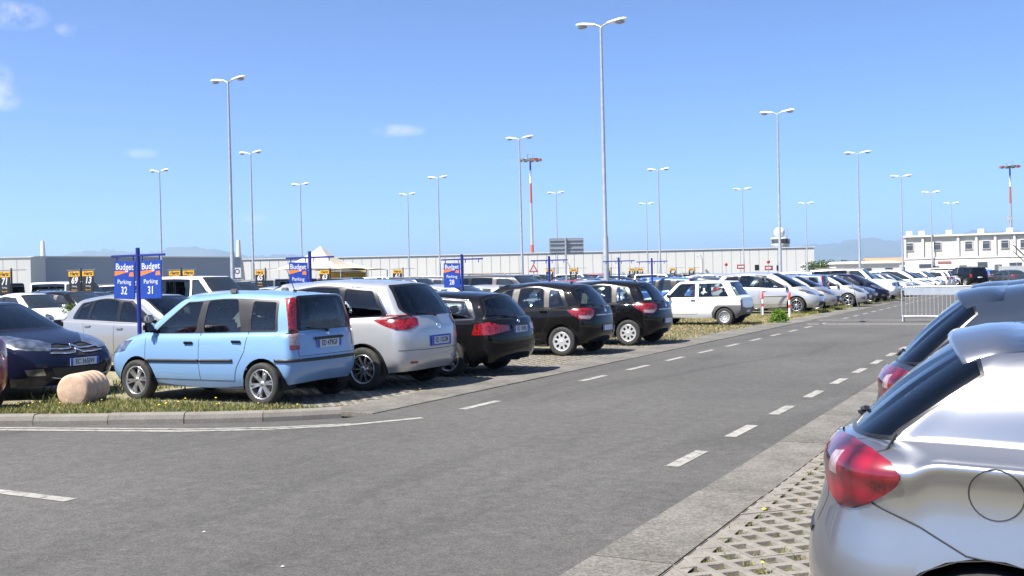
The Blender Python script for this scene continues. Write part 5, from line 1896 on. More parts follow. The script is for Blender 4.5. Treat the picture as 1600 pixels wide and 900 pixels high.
MPV.place(-9.3 - 1.365, 42.65, 0, 'silver', 'silver people carrier facing the road behind the red and white posts', G1)
HATCH.place(-10.4, 45.6, 0, 'grey_silver', 'grey hatchback nose showing just past the people carrier facing the road', G1)
PANDA.place(-10.9, 47.9, REAR, 'pale_blue', 'pale blue boxy hatchback parked farther up the road', G1)
HATCH.place(-8.6 - 1.255, 49.75, 0, 'silver', 'silver hatchback with alloy wheels facing the road beyond the pale blue car', G1)
WAGON.place(-10.2, 53.2, 0, 'dark_grey', 'dark grey estate car facing the road beyond the silver hatchback', G1)
G3 = 'cars parked on the right side of the road'
LEAD.place(1.07, 4.48, 0, 'hatch_silver', 'large silver hatchback filling the right foreground', G3)
TALL.place(.88, 7.05, 0, 'dark_slate', 'dark blue-grey hatchback just behind the foreground silver one', G3)
TALL.place(.78, 9.65, 0, 'dark_slate', 'third dark blue-grey hatchback, only its roof and spoiler showing at the right edge', G3)
G2 = 'cars in the second row facing the road'
SALOON.place(-12.95 - 2.45, 10.98, 0, 'navy', 'navy saloon with chevron grille facing the light blue hatchback', G2)
HATCH.place(-13.9 - 1.93, at_row(238, -15.8), 0, 'grey_silver', 'silver hatchback behind the blue parking signs', G2)
ROUND.place(-11.95 - 1.95, 8.38, REAR, 'red', 'red car at the left edge with only its tail corner in view', G2)

# ------------------------------------------------------------------ farther rows, one mesh per car
KIND = {id(PANDA): 'boxy hatchback', id(MPV): 'people carrier', id(WAGON): 'estate car', id(ROUND): 'round hatchback', id(HATCH): 'hatchback',
        id(BUBBLE): 'tiny three-door', id(SUV): 'off-roader', id(VAN): 'minibus', id(SALOON): 'saloon', id(OLDP): 'old hatchback'}
CNAME = {'silver': 'silver', 'white': 'white', 'black': 'black', 'navy': 'navy', 'dark_grey': 'dark grey', 'mid_blue': 'blue', 'red': 'red', 'beige_grey': 'beige-grey',
         'grey_silver': 'grey', 'pale_blue': 'pale blue', 'slate_blue': 'slate blue', 'light_blue': 'light blue', 'brown_black': 'black'}
ORD = ['first', 'second', 'third', 'fourth', 'fifth', 'sixth', 'seventh', 'eighth', 'ninth', 'tenth', 'eleventh', 'twelfth', 'thirteenth', 'fourteenth', 'fifteenth', 'sixteenth',
       'seventeenth', 'eighteenth', 'nineteenth', 'twentieth']
ORD += ['twenty-' + o for o in ORD[:9]] + ['thirtieth'] + ['thirty-' + o for o in ORD[:9]]
rng = random.Random(21)
POOL = [HATCH, HATCH, PANDA, ROUND, WAGON, MPV, BUBBLE, SALOON, SUV]
COLS = ['silver', 'silver', 'white', 'white', 'grey_silver', 'black', 'dark_grey', 'navy', 'mid_blue', 'slate_blue', 'beige_grey', 'red']


def far_row(X, heading, y0, y1, pitch, phrase, group, fixed=(), drop=.1, pool=POOL, cols=COLS, x_jit=.35):
    """a row of cars; fixed: (column in the picture, model, colour, heading)"""
    spots = []
    for (px, model, colr, hd) in fixed:
        spots.append((at_row(px, X), model, colr, hd))
    y = y0
    while y < y1:
        if rng.random() > drop and all(abs(y - s[0]) > 2.25 for s in spots if s[1] is not None) and all(abs(y - s[0]) > 1.6 for s in spots):
            spots.append((y + rng.uniform(-.12, .12), rng.choice(pool), rng.choice(cols), heading if rng.random() < .8 else heading + math.pi))
        y += pitch
    spots.sort(key=lambda s: s[0])
    k = 0
    for (yy, model, colr, hd) in spots:
        if model is None: continue
        model.place_far(X + rng.uniform(-x_jit, x_jit), yy, hd + rng.uniform(-.02, .02), colr, '%s %s, %s from the left in %s' % (CNAME[colr], KIND[id(model)], ORD[k], phrase), group,
                        cat='van' if model is VAN else 'car', name='parked_van' if model is VAN else 'parked_car')
        k += 1


far_row(-15.9, 0, 19.0, 96, 2.6, 'the second row facing the road', G2,
        [(238, None, '', 0), (395, HATCH, 'silver', 0), (520, BUBBLE, 'silver', 0), (628, HATCH, 'navy', 0), (700, HATCH, 'silver', 0), (765, SALOON, 'silver', 0), (800, SUV, 'dark_grey', 0), (880, HATCH, 'slate_blue', 0),
         (945, BUBBLE, 'silver', 0), (1022, PANDA, 'mid_blue', REAR)], .12)
far_row(-29.5, 0, 17, 100, 2.6, 'the third row, behind the blue signs', 'cars in the third row',
        [(45, BUBBLE, 'white', 0), (112, ROUND, 'black', 0), (150, HATCH, 'dark_grey', 0), (310, VAN, 'white', 0), (355, SUV, 'dark_grey', 0), (1030, SUV, 'white', 0)], .14)
far_row(-35.0, REAR, 22, 112, 2.6, 'the fourth row, behind the yellow signs', 'cars in the fourth row', [(95, PANDA, 'slate_blue', 0), (205, HATCH, 'black', 0)], .2)
far_row(-48.6, 0, 31, 118, 2.7, 'the fifth row, near the tent', 'cars in the fifth row', [(108, VAN, 'white', 0), (595, VAN, 'white', 0), (622, VAN, 'white', 0), (690, VAN, 'white', 0), (900, VAN, 'white', 0)], .3,
        pool=[HATCH, SUV, VAN, MPV, WAGON])
far_row(-54.0, REAR, 36, 130, 2.9, 'the sixth row, before the long white hall', 'cars in the sixth row', [(470, None, '', 0), (498, None, '', 0), (530, None, '', 0)], .45, pool=[HATCH, SUV, VAN, MPV, VAN])
far_row(-10.2, 0, 56.2, 150, 2.75, 'the far line along the road', G1, [(1392, MPV, 'white', 0), (1421, HATCH, 'white', 0), (1448, ROUND, 'white', REAR), (1466, HATCH, 'silver', 0)], .06,
        cols=['white', 'white', 'silver', 'silver', 'white', 'grey_silver', 'navy'])
for (px, dep, model, colr, hd, lab) in [(1508, 96, SUV, 'black', 2.2, 'black off-roader crossing the far end of the road'), (1538, 104, HATCH, 'mid_blue', 2.3, 'blue hatchback at the far end beside the black off-roader'),
                                        (1575, 92, SALOON, 'dark_grey', 2.1, 'dark grey saloon at the far end near the grey fence'), (1486, 101, HATCH, 'white', -.9, 'white hatchback at the far end left of the black off-roader')]:
    x, y = at_depth(px, dep)
    model.place_far(x, y, hd, colr, lab, 'cars at the far end of the road')

# ------------------------------------------------------------------ rental row signs
plain('sign_blue', (.006, .036, .26), .4, var=.06)
plain('post_blue', (.010, .022, .20), .4, var=.08)
plain('sign_orange', (.75, .16, .015), .45, var=.05)
plain('sign_white', (.50, .51, .54), .45, var=.03)
plain('sign_black', (.012, .012, .014), .4)
plain('sign_yellow', (.58, .30, .008), .45, var=.04)
plain('galv', (.42, .43, .45), .45, .6, var=.12)
plain('galv_dark', (.20, .21, .23), .5, .5, var=.12)


def lettering(body, size, mat, parent, loc, **k):
    me = text_mesh(body, size, **k)
    o = mesh_obj('lettering', me, parent)
    if not me.materials: me.materials.append(MATS[mat])
    o.material_slots[0].link = 'OBJECT'; o.material_slots[0].material = MATS[mat]
    o.location = loc
    return o


def blue_sign(Y, left, right, label, X=-13.2):
    r = empty('parking_sign', (X, Y, 0), R(random.uniform(-4, 4)))
    tag(r, label, 'sign', 'blue hanging bay signs')
    MB().tube([(0, 0, 0), (0, 0, 2.22)], .035, 'post_blue', 12).box((0, 0, 2.23), (.06, .06, .03), 'post_blue', .01).box((0, 0, .01), (.2, .2, .02), 'post_blue').build('post', r)
    MB().box((0, 0, 2.12), (1.18, .03, .035), 'post_blue', .006).build('crossbar', r)
    for sx in (-1, 1):
        for hx in (.10, .47):
            MB().box((sx * hx, 0, 2.07), (.018, .012, .08), 'post_blue').build('hook', r)
    for sx, num in ((-1, left), (1, right)):
        if num is None: continue
        p = MB().box((0, 0, -.36), (.46, .018, .70), 'sign_blue', .005).build('panel', r)
        p.location = (sx * .285, 0, 2.04); p.scale = (1, 1, .87)
        p.rotation_euler = (R(random.uniform(-3, 3)), R(sx * -1.5 + random.uniform(-1.5, 1.5)), 0)
        lettering('Budget', .165, 'sign_white', p, (0, -.0105, -.115), bold=.0018, squeeze=.86)
        MB().add([(-.215, -.0105, -.285), (-.215, -.0105, -.195), (.02, -.0105, -.185), (.10, -.0105, -.205), (.0, -.0105, -.225)], [[0, 1, 2, 3, 4]][:1], 'sign_orange').build('swoosh', p)
        MB().add([(.10, -.0105, -.285), (.12, -.0105, -.215), (.19, -.0105, -.205), (.205, -.0105, -.285)], [[0, 1, 2, 3]], 'sign_orange').build('swoosh', p)
        lettering('Parking', .115, 'sign_white', p, (0, -.0105, -.395), bold=.0005, squeeze=.9)
        lettering(num, .20, 'sign_white', p, (0, -.0105, -.56), bold=.003, squeeze=.72)


blue_sign(12.28, '32', '31', 'double blue parking sign reading 32 and 31 above the light blue hatchback')
blue_sign(16.65, '30', None, 'blue parking sign behind the silver people carrier with one panel')
blue_sign(22.6, '28', None, 'blue parking sign reading 28 behind the black estate car')
blue_sign(27.6, None, None, 'bare blue signpost by the large grey road sign')
blue_sign(33.0, None, None, 'bare blue signpost behind the farther black round hatchback')
blue_sign(36.2, None, None, 'bare blue signpost just left of the old white hatchback')


def yellow_sign(px, num, num2, where, X=-32.2):
    Y = at_row(px, X)
    r = empty('bay_sign', (X, Y, 0), R(random.uniform(-5, 5)))
    tag(r, where, 'sign', 'black and yellow bay signs')
    MB().tube([(0, 0, 0), (0, 0, 2.35)], .03, 'sign_black', 8).build('post', r)
    MB().box((0, 0, 2.28), (1.5, .025, .03), 'galv_dark', .005).build('crossbar', r)
    for sx, n_ in ((-1, num), (1, num2)):
        if n_ is None: continue
        p = MB().box((0, 0, -.40), (.58, .02, .80), 'sign_black', .005).build('panel', r)
        p.location = (sx * .36, 0, 2.24)
        MB().box((0, -.0115, -.10), (.58, .004, .19), 'sign_yellow').build('header', p)
        lettering('Hertz', .19, 'sign_black', p, (0, -.0150, -.095), bold=.006, shear=.25)
        lettering(n_, .34, 'sign_white', p, (0, -.0115, -.35), bold=.010, shear=.2)
        lettering('Parking', .085, 'sign_white', p, (0, -.0115, -.56))
        lettering('Reserved', .075, 'sign_yellow', p, (0, -.0115, -.69))


for px, a, b, w_ in ((18, '71', None, 'small black and yellow bay sign at the far left edge'), (127, '69', '13', 'black and yellow bay sign reading 69 left of the blue parking signs'),
                 (284, '67', '17', 'black and yellow bay sign reading 67 in front of the white minibus'), (415, '65', None, 'black and yellow bay sign reading 65 above the light blue hatchback roof'),
                 (516, '63', None, 'black and yellow bay sign reading 63 below the cream tent'), (630, '61', None, 'black and yellow bay sign reading 61 right of the white vans'),
                 (707, '59', None, 'black and yellow bay sign half hidden by the blue sign reading 28'), (866, '57', None, 'black and yellow bay sign beside the pole of the large grey road sign'),
                 (903, '55', None, 'black and yellow bay sign between the grey road sign and the tallest lamp'), (955, '53', None, 'black and yellow bay sign just right of the tallest lamp'),
                 (994, '51', '27', 'black and yellow bay sign above the roof of the white off-roader'), (1057, '49', None, 'second black and yellow bay sign from the right end of their line'),
                 (1086, '47', None, 'rightmost black and yellow bay sign above the old white hatchback')):
    yellow_sign(px, a, b, w_)

# ------------------------------------------------------------------ street lamps
plain('lamp_white', (.78, .79, .80), .45, var=.04)
plain('lamp_bowl', (.25, .27, .33), .15, spec=.6)


def lamp_parts():
    pole = MB().lathe([(.12, 0), (.115, 3.2), (.085, 3.35), (.075, 8), (.05, 11.9), (.05, 12.0)], 'galv', 14, 'Z').box((0, 0, .02), (.36, .36, .04), 'galv').mesh('pole')
    arm = MB().tube([(0, 0, 11.9), (.12, 0, 12.0), (.35, 0, 12.06)], .032, 'galv', 8).mesh('arm')
    hd = MB()
    secs = [(.24, .05, .045, 0), (.32, .09, .07, .005), (.55, .13, .085, .03), (.80, .155, .095, .06), (1.0, .15, .085, .075), (1.10, .10, .06, .08), (1.14, .02, .02, .075)]
    vs, fs = [], []
    N = 14
    for (x, hw_, hh, zz) in secs:
        for k in range(N):
            a = 2 * math.pi * k / N
            s_ = math.sin(a)
            vs.append((x, hw_ * math.cos(a), 12.05 + zz + (hh if s_ > 0 else hh * .55) * s_))
    for i in range(len(secs) - 1):
        for k in range(N):
            fs.append([i * N + k, i * N + (k + 1) % N, (i + 1) * N + (k + 1) % N, (i + 1) * N + k])
    fs += [list(range(N))[::-1], [(len(secs) - 1) * N + k for k in range(N)]]
    hd.add(vs, fs, 'lamp_white', True)
    bowl = MB()
    bv, bf = [], []
    for i in range(5):
        a = i / 4 * math.pi / 2
        for k in range(12):
            g = 2 * math.pi * k / 12
            bv.append((.84 + .22 * math.cos(a) * math.cos(g), .12 * math.cos(a) * math.sin(g), 12.075 - .04 - .085 * math.sin(a)))
    for i in range(4):
        for k in range(12):
            bf.append([i * 12 + k, (i + 1) * 12 + k, (i + 1) * 12 + (k + 1) % 12, i * 12 + (k + 1) % 12])
    bowl.add(bv, bf, 'lamp_bowl', True)
    return pole, arm, hd.mesh('lamp_head'), bowl.mesh('lamp_bowl')


LP, LA, LH, LB = lamp_parts()
LAMPS = [(-37.7, 41.3, 'tall twin-headed street lamp above the silver people carrier at left'), (-57.2, 65.0, 'twin street lamp just right of the tallest left lamp'), (-72.5, 70.2, 'leftmost distant twin street lamp'),
         (-71.5, 88.9, 'small twin street lamp left of the cream tent'), (-70.0, 107.2, 'smallest twin street lamp right of the cream tent'), (-56.3, 91.9, 'twin street lamp above the sign reading 28'),
         (-35.8, 70.2, 'twin street lamp beside the red and white mast'), (-55.4, 118.2, 'distant twin street lamp above the large grey road sign'), (-16.8, 40.6, 'tallest twin street lamp in the middle of the view'),
         (-53.7, 145.5, 'distant twin street lamp right of the tallest lamp'), (-35.4, 99.5, 'twin street lamp above the old white hatchback'), (-35.1, 129.2, 'thin distant twin street lamp above the white hall'),
         (-16.4, 69.2, 'tall twin street lamp in front of the radar dome'), (-34.5, 162.8, 'faint twin street lamp over the right end of the white hall'), (-16.0, 97.2, 'twin street lamp above the blue hills'),
         (-15.9, 124.5, 'twin street lamp at the left end of the cabin building'), (-15.8, 153.3, 'twin street lamp over the middle of the cabin building'), (-15.7, 181.4, 'rightmost small twin street lamp above the cabin building')]
for (x, y, lab) in LAMPS:
    r = empty('street_lamp', (x, y, 0)); tag(r, lab, 'street lamp', 'twin-headed lamps over the car park')
    mesh_obj('pole', LP, r).rotation_euler = (R(random.uniform(-.15, .15)), R(random.uniform(-.15, .15)), 0)
    for k in (0, 1):
        a = mesh_obj('arm', LA, r); a.rotation_euler = (0, 0, math.pi * k)
        h = mesh_obj('lamp_head', LH, a)
        mesh_obj('lamp_bowl', LB, h)

# ------------------------------------------------------------------ apron masts
plain('mast_red', (.36, .085, .06), .5); plain('mast_white', (.6, .59, .58), .5); plain('mast_blue', (.05, .05, .22), .5)
for (x, y, lab) in ((-147.1, 295.5, 'red and white floodlight mast behind the white hall'), (-16.9, 426.8, 'red and white floodlight mast behind the cabin building')):
    r = empty('floodlight_mast', (x, y, 0)); tag(r, lab, 'mast', 'red and white floodlight masts')
    hs = [0, 12, 18.5, 25, 31.2, 35.2, 38.2]
    cs = ['mast_red', 'galv', 'galv', 'mast_red', 'mast_white', 'mast_blue']
    for i in range(6):
        MB().lathe([(.68 - .011 * hs[i], hs[i]), (.68 - .011 * hs[i + 1], hs[i + 1])], cs[i], 12, 'Z').build('mast_section', r)
    MB().lathe([(.3, 38.0), (3.2, 38.5), (3.2, 38.75), (.3, 38.9)], 'galv_dark', 16, 'Z').tube([(-1, 0, 38.8), (-1, 0, 40.3), (1, 0, 40.3), (1, 0, 38.8)], .12, 'galv_dark', 6).build('platform', r)
    for k in range(10):
        a = 2 * math.pi * k / 10
        MB().box((3.3 * math.cos(a), 3.3 * math.sin(a), 38.4), (.7, 1.1, .6), 'galv_dark' if k % 3 else 'mast_red', .05, rz=a).build('floodlight', r)

# ------------------------------------------------------------------ buildings
plain('hall_white', (.56, .555, .54), .55, var=.03, scale=.2)
plain('hall_trim', (.55, .55, .55), .5)
plain('window_dark', (.05, .06, .075), .12, spec=.6)
plain('cabin_white', (.58, .57, .545), .55, var=.04, scale=.5)
plain('cabin_panel', (.46, .45, .42), .6, var=.05, scale=.6)
plain('roof_tile', (.42, .20, .11), .8, var=.15)
plain('fence_grey', (.30, .32, .33), .7)
A_, B_ = Vector((-206.8, 230.4, 0)), Vector((-62.7, 305.7, 0))


def wall_run(name, a, b, h, label, npan, cat='building', depth=40, panel_to=1.0, mat='hall_white'):
    d = b - a; L = d.length; ang = math.atan2(d.y, d.x)
    r = empty(name, a, ang); tag(r, label, cat)
    MB().box((L / 2, depth / 2 + .12, h / 2 - .15), (L - .02, depth, h - .3), mat).build('wall', r)
    MB().box((L / 2, depth / 2, h - .12), (L + .3, depth + .6, .24), 'hall_trim').build('roof_edge', r)
    pm = MB().box((0, 0, h / 2 - .3), (L * panel_to / npan - .10, .18, h - .62), mat, .02).mesh('cladding_panel')
    for k in range(npan):
        o = mesh_obj('cladding_panel', pm, r); o.location = ((k + .5) * L * panel_to / npan, 0, 0)
    return r, L


hall, HL = wall_run('hall', A_, B_, 8.8, 'long low white hall with ribbed cladding across the horizon', 62)
for t_, hh in ((.57, 4.6), (.655, 5.6), (.80, 5.9)):
    MB().tube([(t_ * HL, -2, 0), (t_ * HL, -2, hh), (t_ * HL - .8, -2, hh + 1.2)], .45, 'hall_trim', 8).build('vent_pipe', hall)
GC = Vector((-178, 139.4, 0)); GE = Vector((-169.1, 188.0, 0))
d_ = (GE - GC).normalized(); n_ = Vector((-d_.y, d_.x, 0))
r = empty('warehouse', GC, math.atan2(d_.y, d_.x)); tag(r, 'warehouse at left with the shade of its wall put into the slate grey colour', 'building')
plain('shaded_cladding', (.27, .30, .37), .6, var=.04, scale=.3)  # slate tone carries the shade of the wall in its colour
LW = (GE - GC).length
MB().box((LW / 2, 45, 3.9), (LW, 90, 7.8), 'shaded_cladding').build('wall', r)
MB().box((LW / 2, 45, 7.9), (LW + .3, 90.4, .25), 'hall_trim').build('roof_edge', r)
for k, px in enumerate((68, 374)):
    x, y = at_depth(px, 300)
    o = MB().lathe([(1.3, 0), (.5, 14.8 - k), (.45, 15.2 - k)], 'hall_white', 12, 'Z').build('chimney'); o.location = (x, y, 0)
    tag(o, ('slim white stack rising behind the left end of the warehouse', 'white tapered stack beside the tallest left lamp')[k], 'chimney')

x, y = at_depth(49, 198)  # shed added in front, standing in for the warehouse's bright white end
r = empty('added_shed', (x, y, 0), YAW + .1); tag(r, 'white shed added at the far left to stand for the sunlit end of the warehouse', 'building')
MB().box((-20, 4, 3.75), (40, 8, 7.5), 'hall_white').build('wall', r)
MB().box((-20, 4, 7.6), (40.3, 8.4, .22), 'hall_trim').build('roof_edge', r)
for k in range(16):
    MB().box((-1.25 - k * 2.5, -.05, 3.6), (2.42, .1, 7.0), 'hall_white', .01).build('cladding_panel', r)

# scraps of litter on the tarmac
for (px, py, lab) in ((319, 832, 'small white scrap of paper on the tarmac in the foreground'), (442, 886, 'pale scrap of litter near the bottom edge of the road')):
    d = pix_dir(px, py); k = -EYE / d.z
    o = MB().add([(-.02, -.012, .002), (.018, -.015, .012), (.022, .012, .003), (-.016, .016, .014), (0, .002, .018)], [[0, 1, 4], [1, 2, 4], [2, 3, 4], [3, 0, 4]], 'hall_white').build('paper_scrap')
    o.location = (d.x * k, d.y * k, .001); o.scale = (.6, .6, .5); tag(o, lab, 'litter')

# control tower with its radar dome
x, y = at_depth(1219, 340)
r = empty('control_tower', (x, y, 0), .4); tag(r, 'airport control tower topped by a white radar dome', 'tower')
MB().lathe([(1.6, 0), (1.5, 10.2)], 'hall_white', 16, 'Z').build('shaft', r)
MB().lathe([(1.6, 10.0), (2.6, 10.4), (2.6, 10.9)], 'hall_trim', 8, 'Z').lathe([(2.7, 12.4), (2.7, 12.8), (.1, 12.9)], 'hall_white', 8, 'Z').build('gallery', r)
MB().lathe([(2.3, 10.9), (2.6, 12.4)], 'window_dark', 8, 'Z', smooth=False).build('control_room_window', r)
MB().lathe([(1.0, 12.9)] + [(1.75 * math.sin(a), 14.5 - 1.75 * math.cos(a)) for a in [.62 + k * (math.pi - .63) / 10 for k in range(11)]], 'hall_white', 20, 'Z').build('radar_dome', r)
x, y = at_depth(1231, 340)
o = MB().box((0, 0, 6), (1.2, 1.2, 12), 'hall_white').box((0, 0, 11.6), (1.6, 1.6, 1.5), 'window_dark').tube([(0, 0, 12.4), (0, 0, 16)], .1, 'galv', 6).build('lookout_mast')
o.location = (x, y, 0); tag(o, 'small glazed lookout mast right of the radar dome', 'tower')

# two-storey cabin building
pa, pb = Vector((-19.3, 153.5, 0)), Vector((0.7, 154.9, 0))
d_ = (pb - pa).normalized()
r = empty('cabin_building', pa, math.atan2(d_.y, d_.x)); tag(r, 'white two-storey modular cabin building at right with square windows', 'building')
MB().box((13, 3.2, 3.05), (26, 6, 6.1), 'cabin_panel').build('wall', r)
MB().box((13, 3.1, 6.16), (26.4, 6.6, .22), 'cabin_white').build('roof_edge', r)
MB().box((13, .08, 3.12), (26.2, .22, .20), 'cabin_white').build('storey_band', r)
xs_ = [0.05, 2.3, 6.75, 9.0, 11.3, 13.6, 15.9, 18.2, 20.5, 22.8, 25.1]
for x in xs_:
    MB().box((x, .10, 4.65), (.28, .26, 2.85), 'cabin_white').build('corner_post', r)
win = [.62, 4.15, 8.05, 10.2, 12.45, 14.75, 17.05, 19.35, 21.6, 24.0]
for x in win:
    w_ = MB().box((x, .13, 4.75), (1.02, .12, 1.15), 'cabin_white', .01).build('window', r)
    MB().box((x, .065, 4.75), (.86, .03, .98), 'window_dark').build('pane', w_)
    MB().box((x, .04, 4.95), (.86, .03, .03), 'cabin_white').build('glazing_bar', w_)
MB().box((13, .02, 1.45), (26, .14, 2.85), 'cabin_white').build('ground_floor_wall', r)
for x, w__, h__ in ((2.6, 1.6, .5), (9.7, 1.2, .7), (13.7, 1.5, .35), (16.2, .8, .6)):
    MB().box((x, -.08, 2.1), (w__, .06, h__), 'window_dark' if w__ > .9 else 'sign_blue').build('notice_board', r)
for x in (3.9, 7.3, 11.6, 18.8, 22.0):
    d2 = MB().box((x, -.08, 1.05), (.9, .06, 2.05), 'grey_plastic').build('door', r)
MB().box((5.0, -.12, 2.55), (1.7, .06, .22), 'mast_red').build('notice_board', r)
for x in (.5, 2.1, 5.6, 9.6, 13.1, 17.6, 21.9):
    MB().box((x, 2.0, 6.62), (.8, .5, .62), 'cabin_white', .03).lathe([(.2, 1.72), (.19, 1.735)], 'window_dark', 12, 'Y', M=Matrix.Translation((x, 0, 6.62))).build('air_conditioner', r)
MB().tube([(13.1, 2, 6.9), (13.1, 2, 8)], .04, 'galv', 6).lathe([(.05, 0), (.4, .15), (.5, .35)], 'galv', 12, 'Z', M=Matrix.Translation((13.1, 2, 8))).build('satellite_dish', r)
# grey fence in front of its right end
r = empty('mesh_fence', (-7.0, 141, 0), .07); tag(r, 'grey screened fence in front of the cabin building', 'fence')
for k in range(9):
    MB().box((k * 2.0 + 1, 0, .95), (1.94, .05, 1.7), 'fence_grey').build('fence_panel', r)
    MB().tube([(k * 2.0, 0, 0), (k * 2.0, 0, 2.3)], .04, 'galv', 6).build('fence_post', r)

# low buildings between hall and cabins
for (px, dep, w_, h_, mat, lab) in [(1308, 250, 14, 4.4, 'hall_white', 'low white building right of the long hall'), (1356, 200, 12, 4.2, 'cabin_white', 'flat white shed before the blue hills'),
                                    (1392, 320, 14, 5.4, 'roof_tile', 'distant house with orange tiled roof left of the cabins')]:
    x, y = at_depth(px, dep)
    r = empty('low_building', (x, y, 0), YAW); tag(r, lab, 'building')
    MB().box((0, 3, h_ * .35), (w_, 6, h_ * .7), 'hall_white').build('wall', r)
    MB().box((0, 3, h_ * .72), (w_ + .5, 6.6, .2), mat).build('eave', r) if mat != 'roof_tile' else MB().prism([(-w_ / 2, 0), (w_ / 2, 0), (w_ / 2, 6), (-w_ / 2, 6)], h_ * .7, h_ * .72, mat).build('eave', r)
    MB().add([(-w_ / 2 - .3, -.3, h_ * .74), (w_ / 2 + .3, -.3, h_ * .74), (w_ / 2 + .3, 6.3, h_ * .74), (-w_ / 2 - .3, 6.3, h_ * .74), (-w_ / 2, 3, h_ * (1.0 if mat == 'roof_tile' else .82)), (w_ / 2, 3, h_ * (1.0 if mat == 'roof_tile' else .82))],
             [[0, 1, 5, 4], [2, 3, 4, 5], [1, 2, 5], [3, 0, 4]], mat).build('roof', r)
    for k in range(3):
        MB().box((-w_ / 3 + k * w_ / 3, -.03, h_ * .35), (1.4, .1, 1.2), 'window_dark').build('window', r)

# ------------------------------------------------------------------ tent and booth
plain('canvas', (.46, .41, .33), .75, var=.06, bump=.2, bscale=3)
plain('booth_yellow', (.62, .42, .03), .6)


def tent(name, px, dep, w_, eave, peak, label, skew=0.0):
    x, y = at_depth(px, dep)
    r = empty(name, (x, y, 0), YAW * .6); tag(r, label, 'tent', 'cream canvas tents')
    N = 12
    vs, fs = [], []
    rows_ = 7
    for i in range(rows_):
        t = i / (rows_ - 1)
        q = w_ / 2 * (1 - t) + .06
        z = eave + (peak - eave) * t ** 1.7
        sq = [(-q, -q), (q, -q), (q, q), (-q, q)]
        for sidx in range(4):
            a, b = sq[sidx], sq[(sidx + 1) % 4]
            for k in range(N):
                u = k / N
                sag = -.25 * 4 * u * (1 - u) * (1 - t) * .6
                vs.append((a[0] + (b[0] - a[0]) * u + skew * t, a[1] + (b[1] - a[1]) * u, z + (0 if i else .25 * (abs(2 * u - 1) ** 2 - 1) * -.6) + sag * .5))
    M4 = 4 * N
    for i in range(rows_ - 1):
        for k in range(M4):
            fs.append([i * M4 + k, i * M4 + (k + 1) % M4, (i + 1) * M4 + (k + 1) % M4, (i + 1) * M4 + k])
    MB().add(vs, fs, 'canvas', True).build('canopy', r)
    for sx in (-1, 1):
        for sy in (-1, 1):
            MB().tube([(sx * w_ / 2, sy * w_ / 2, 0), (sx * w_ / 2, sy * w_ / 2, eave)], .05, 'galv', 8).build('pole', r)
    return r


tent('canopy_tent', 497, 92, 6.6, 2.75, 4.75, 'cream peaked canvas tent behind the second row', .3)
tent('canopy_tent', 545, 97, 5.6, 2.7, 3.45, 'lower cream canopy joined to the right of the peaked tent')
x, y = at_depth(533, 99)
r = empty('rental_booth', (x, y, 0), YAW); tag(r, 'yellow rental booth in the shade of the low canopy', 'booth')
MB().box((0, 0, .55), (4.4, 2, 1.1), 'booth_yellow', .03).build('counter', r)
MB().box((0, .9, 1.9), (4.4, .1, 1.5), 'booth_yellow').build('back_wall', r)
MB().box((0, -.1, 2.5), (4.5, 2.2, .12), 'hall_trim').build('roof', r)

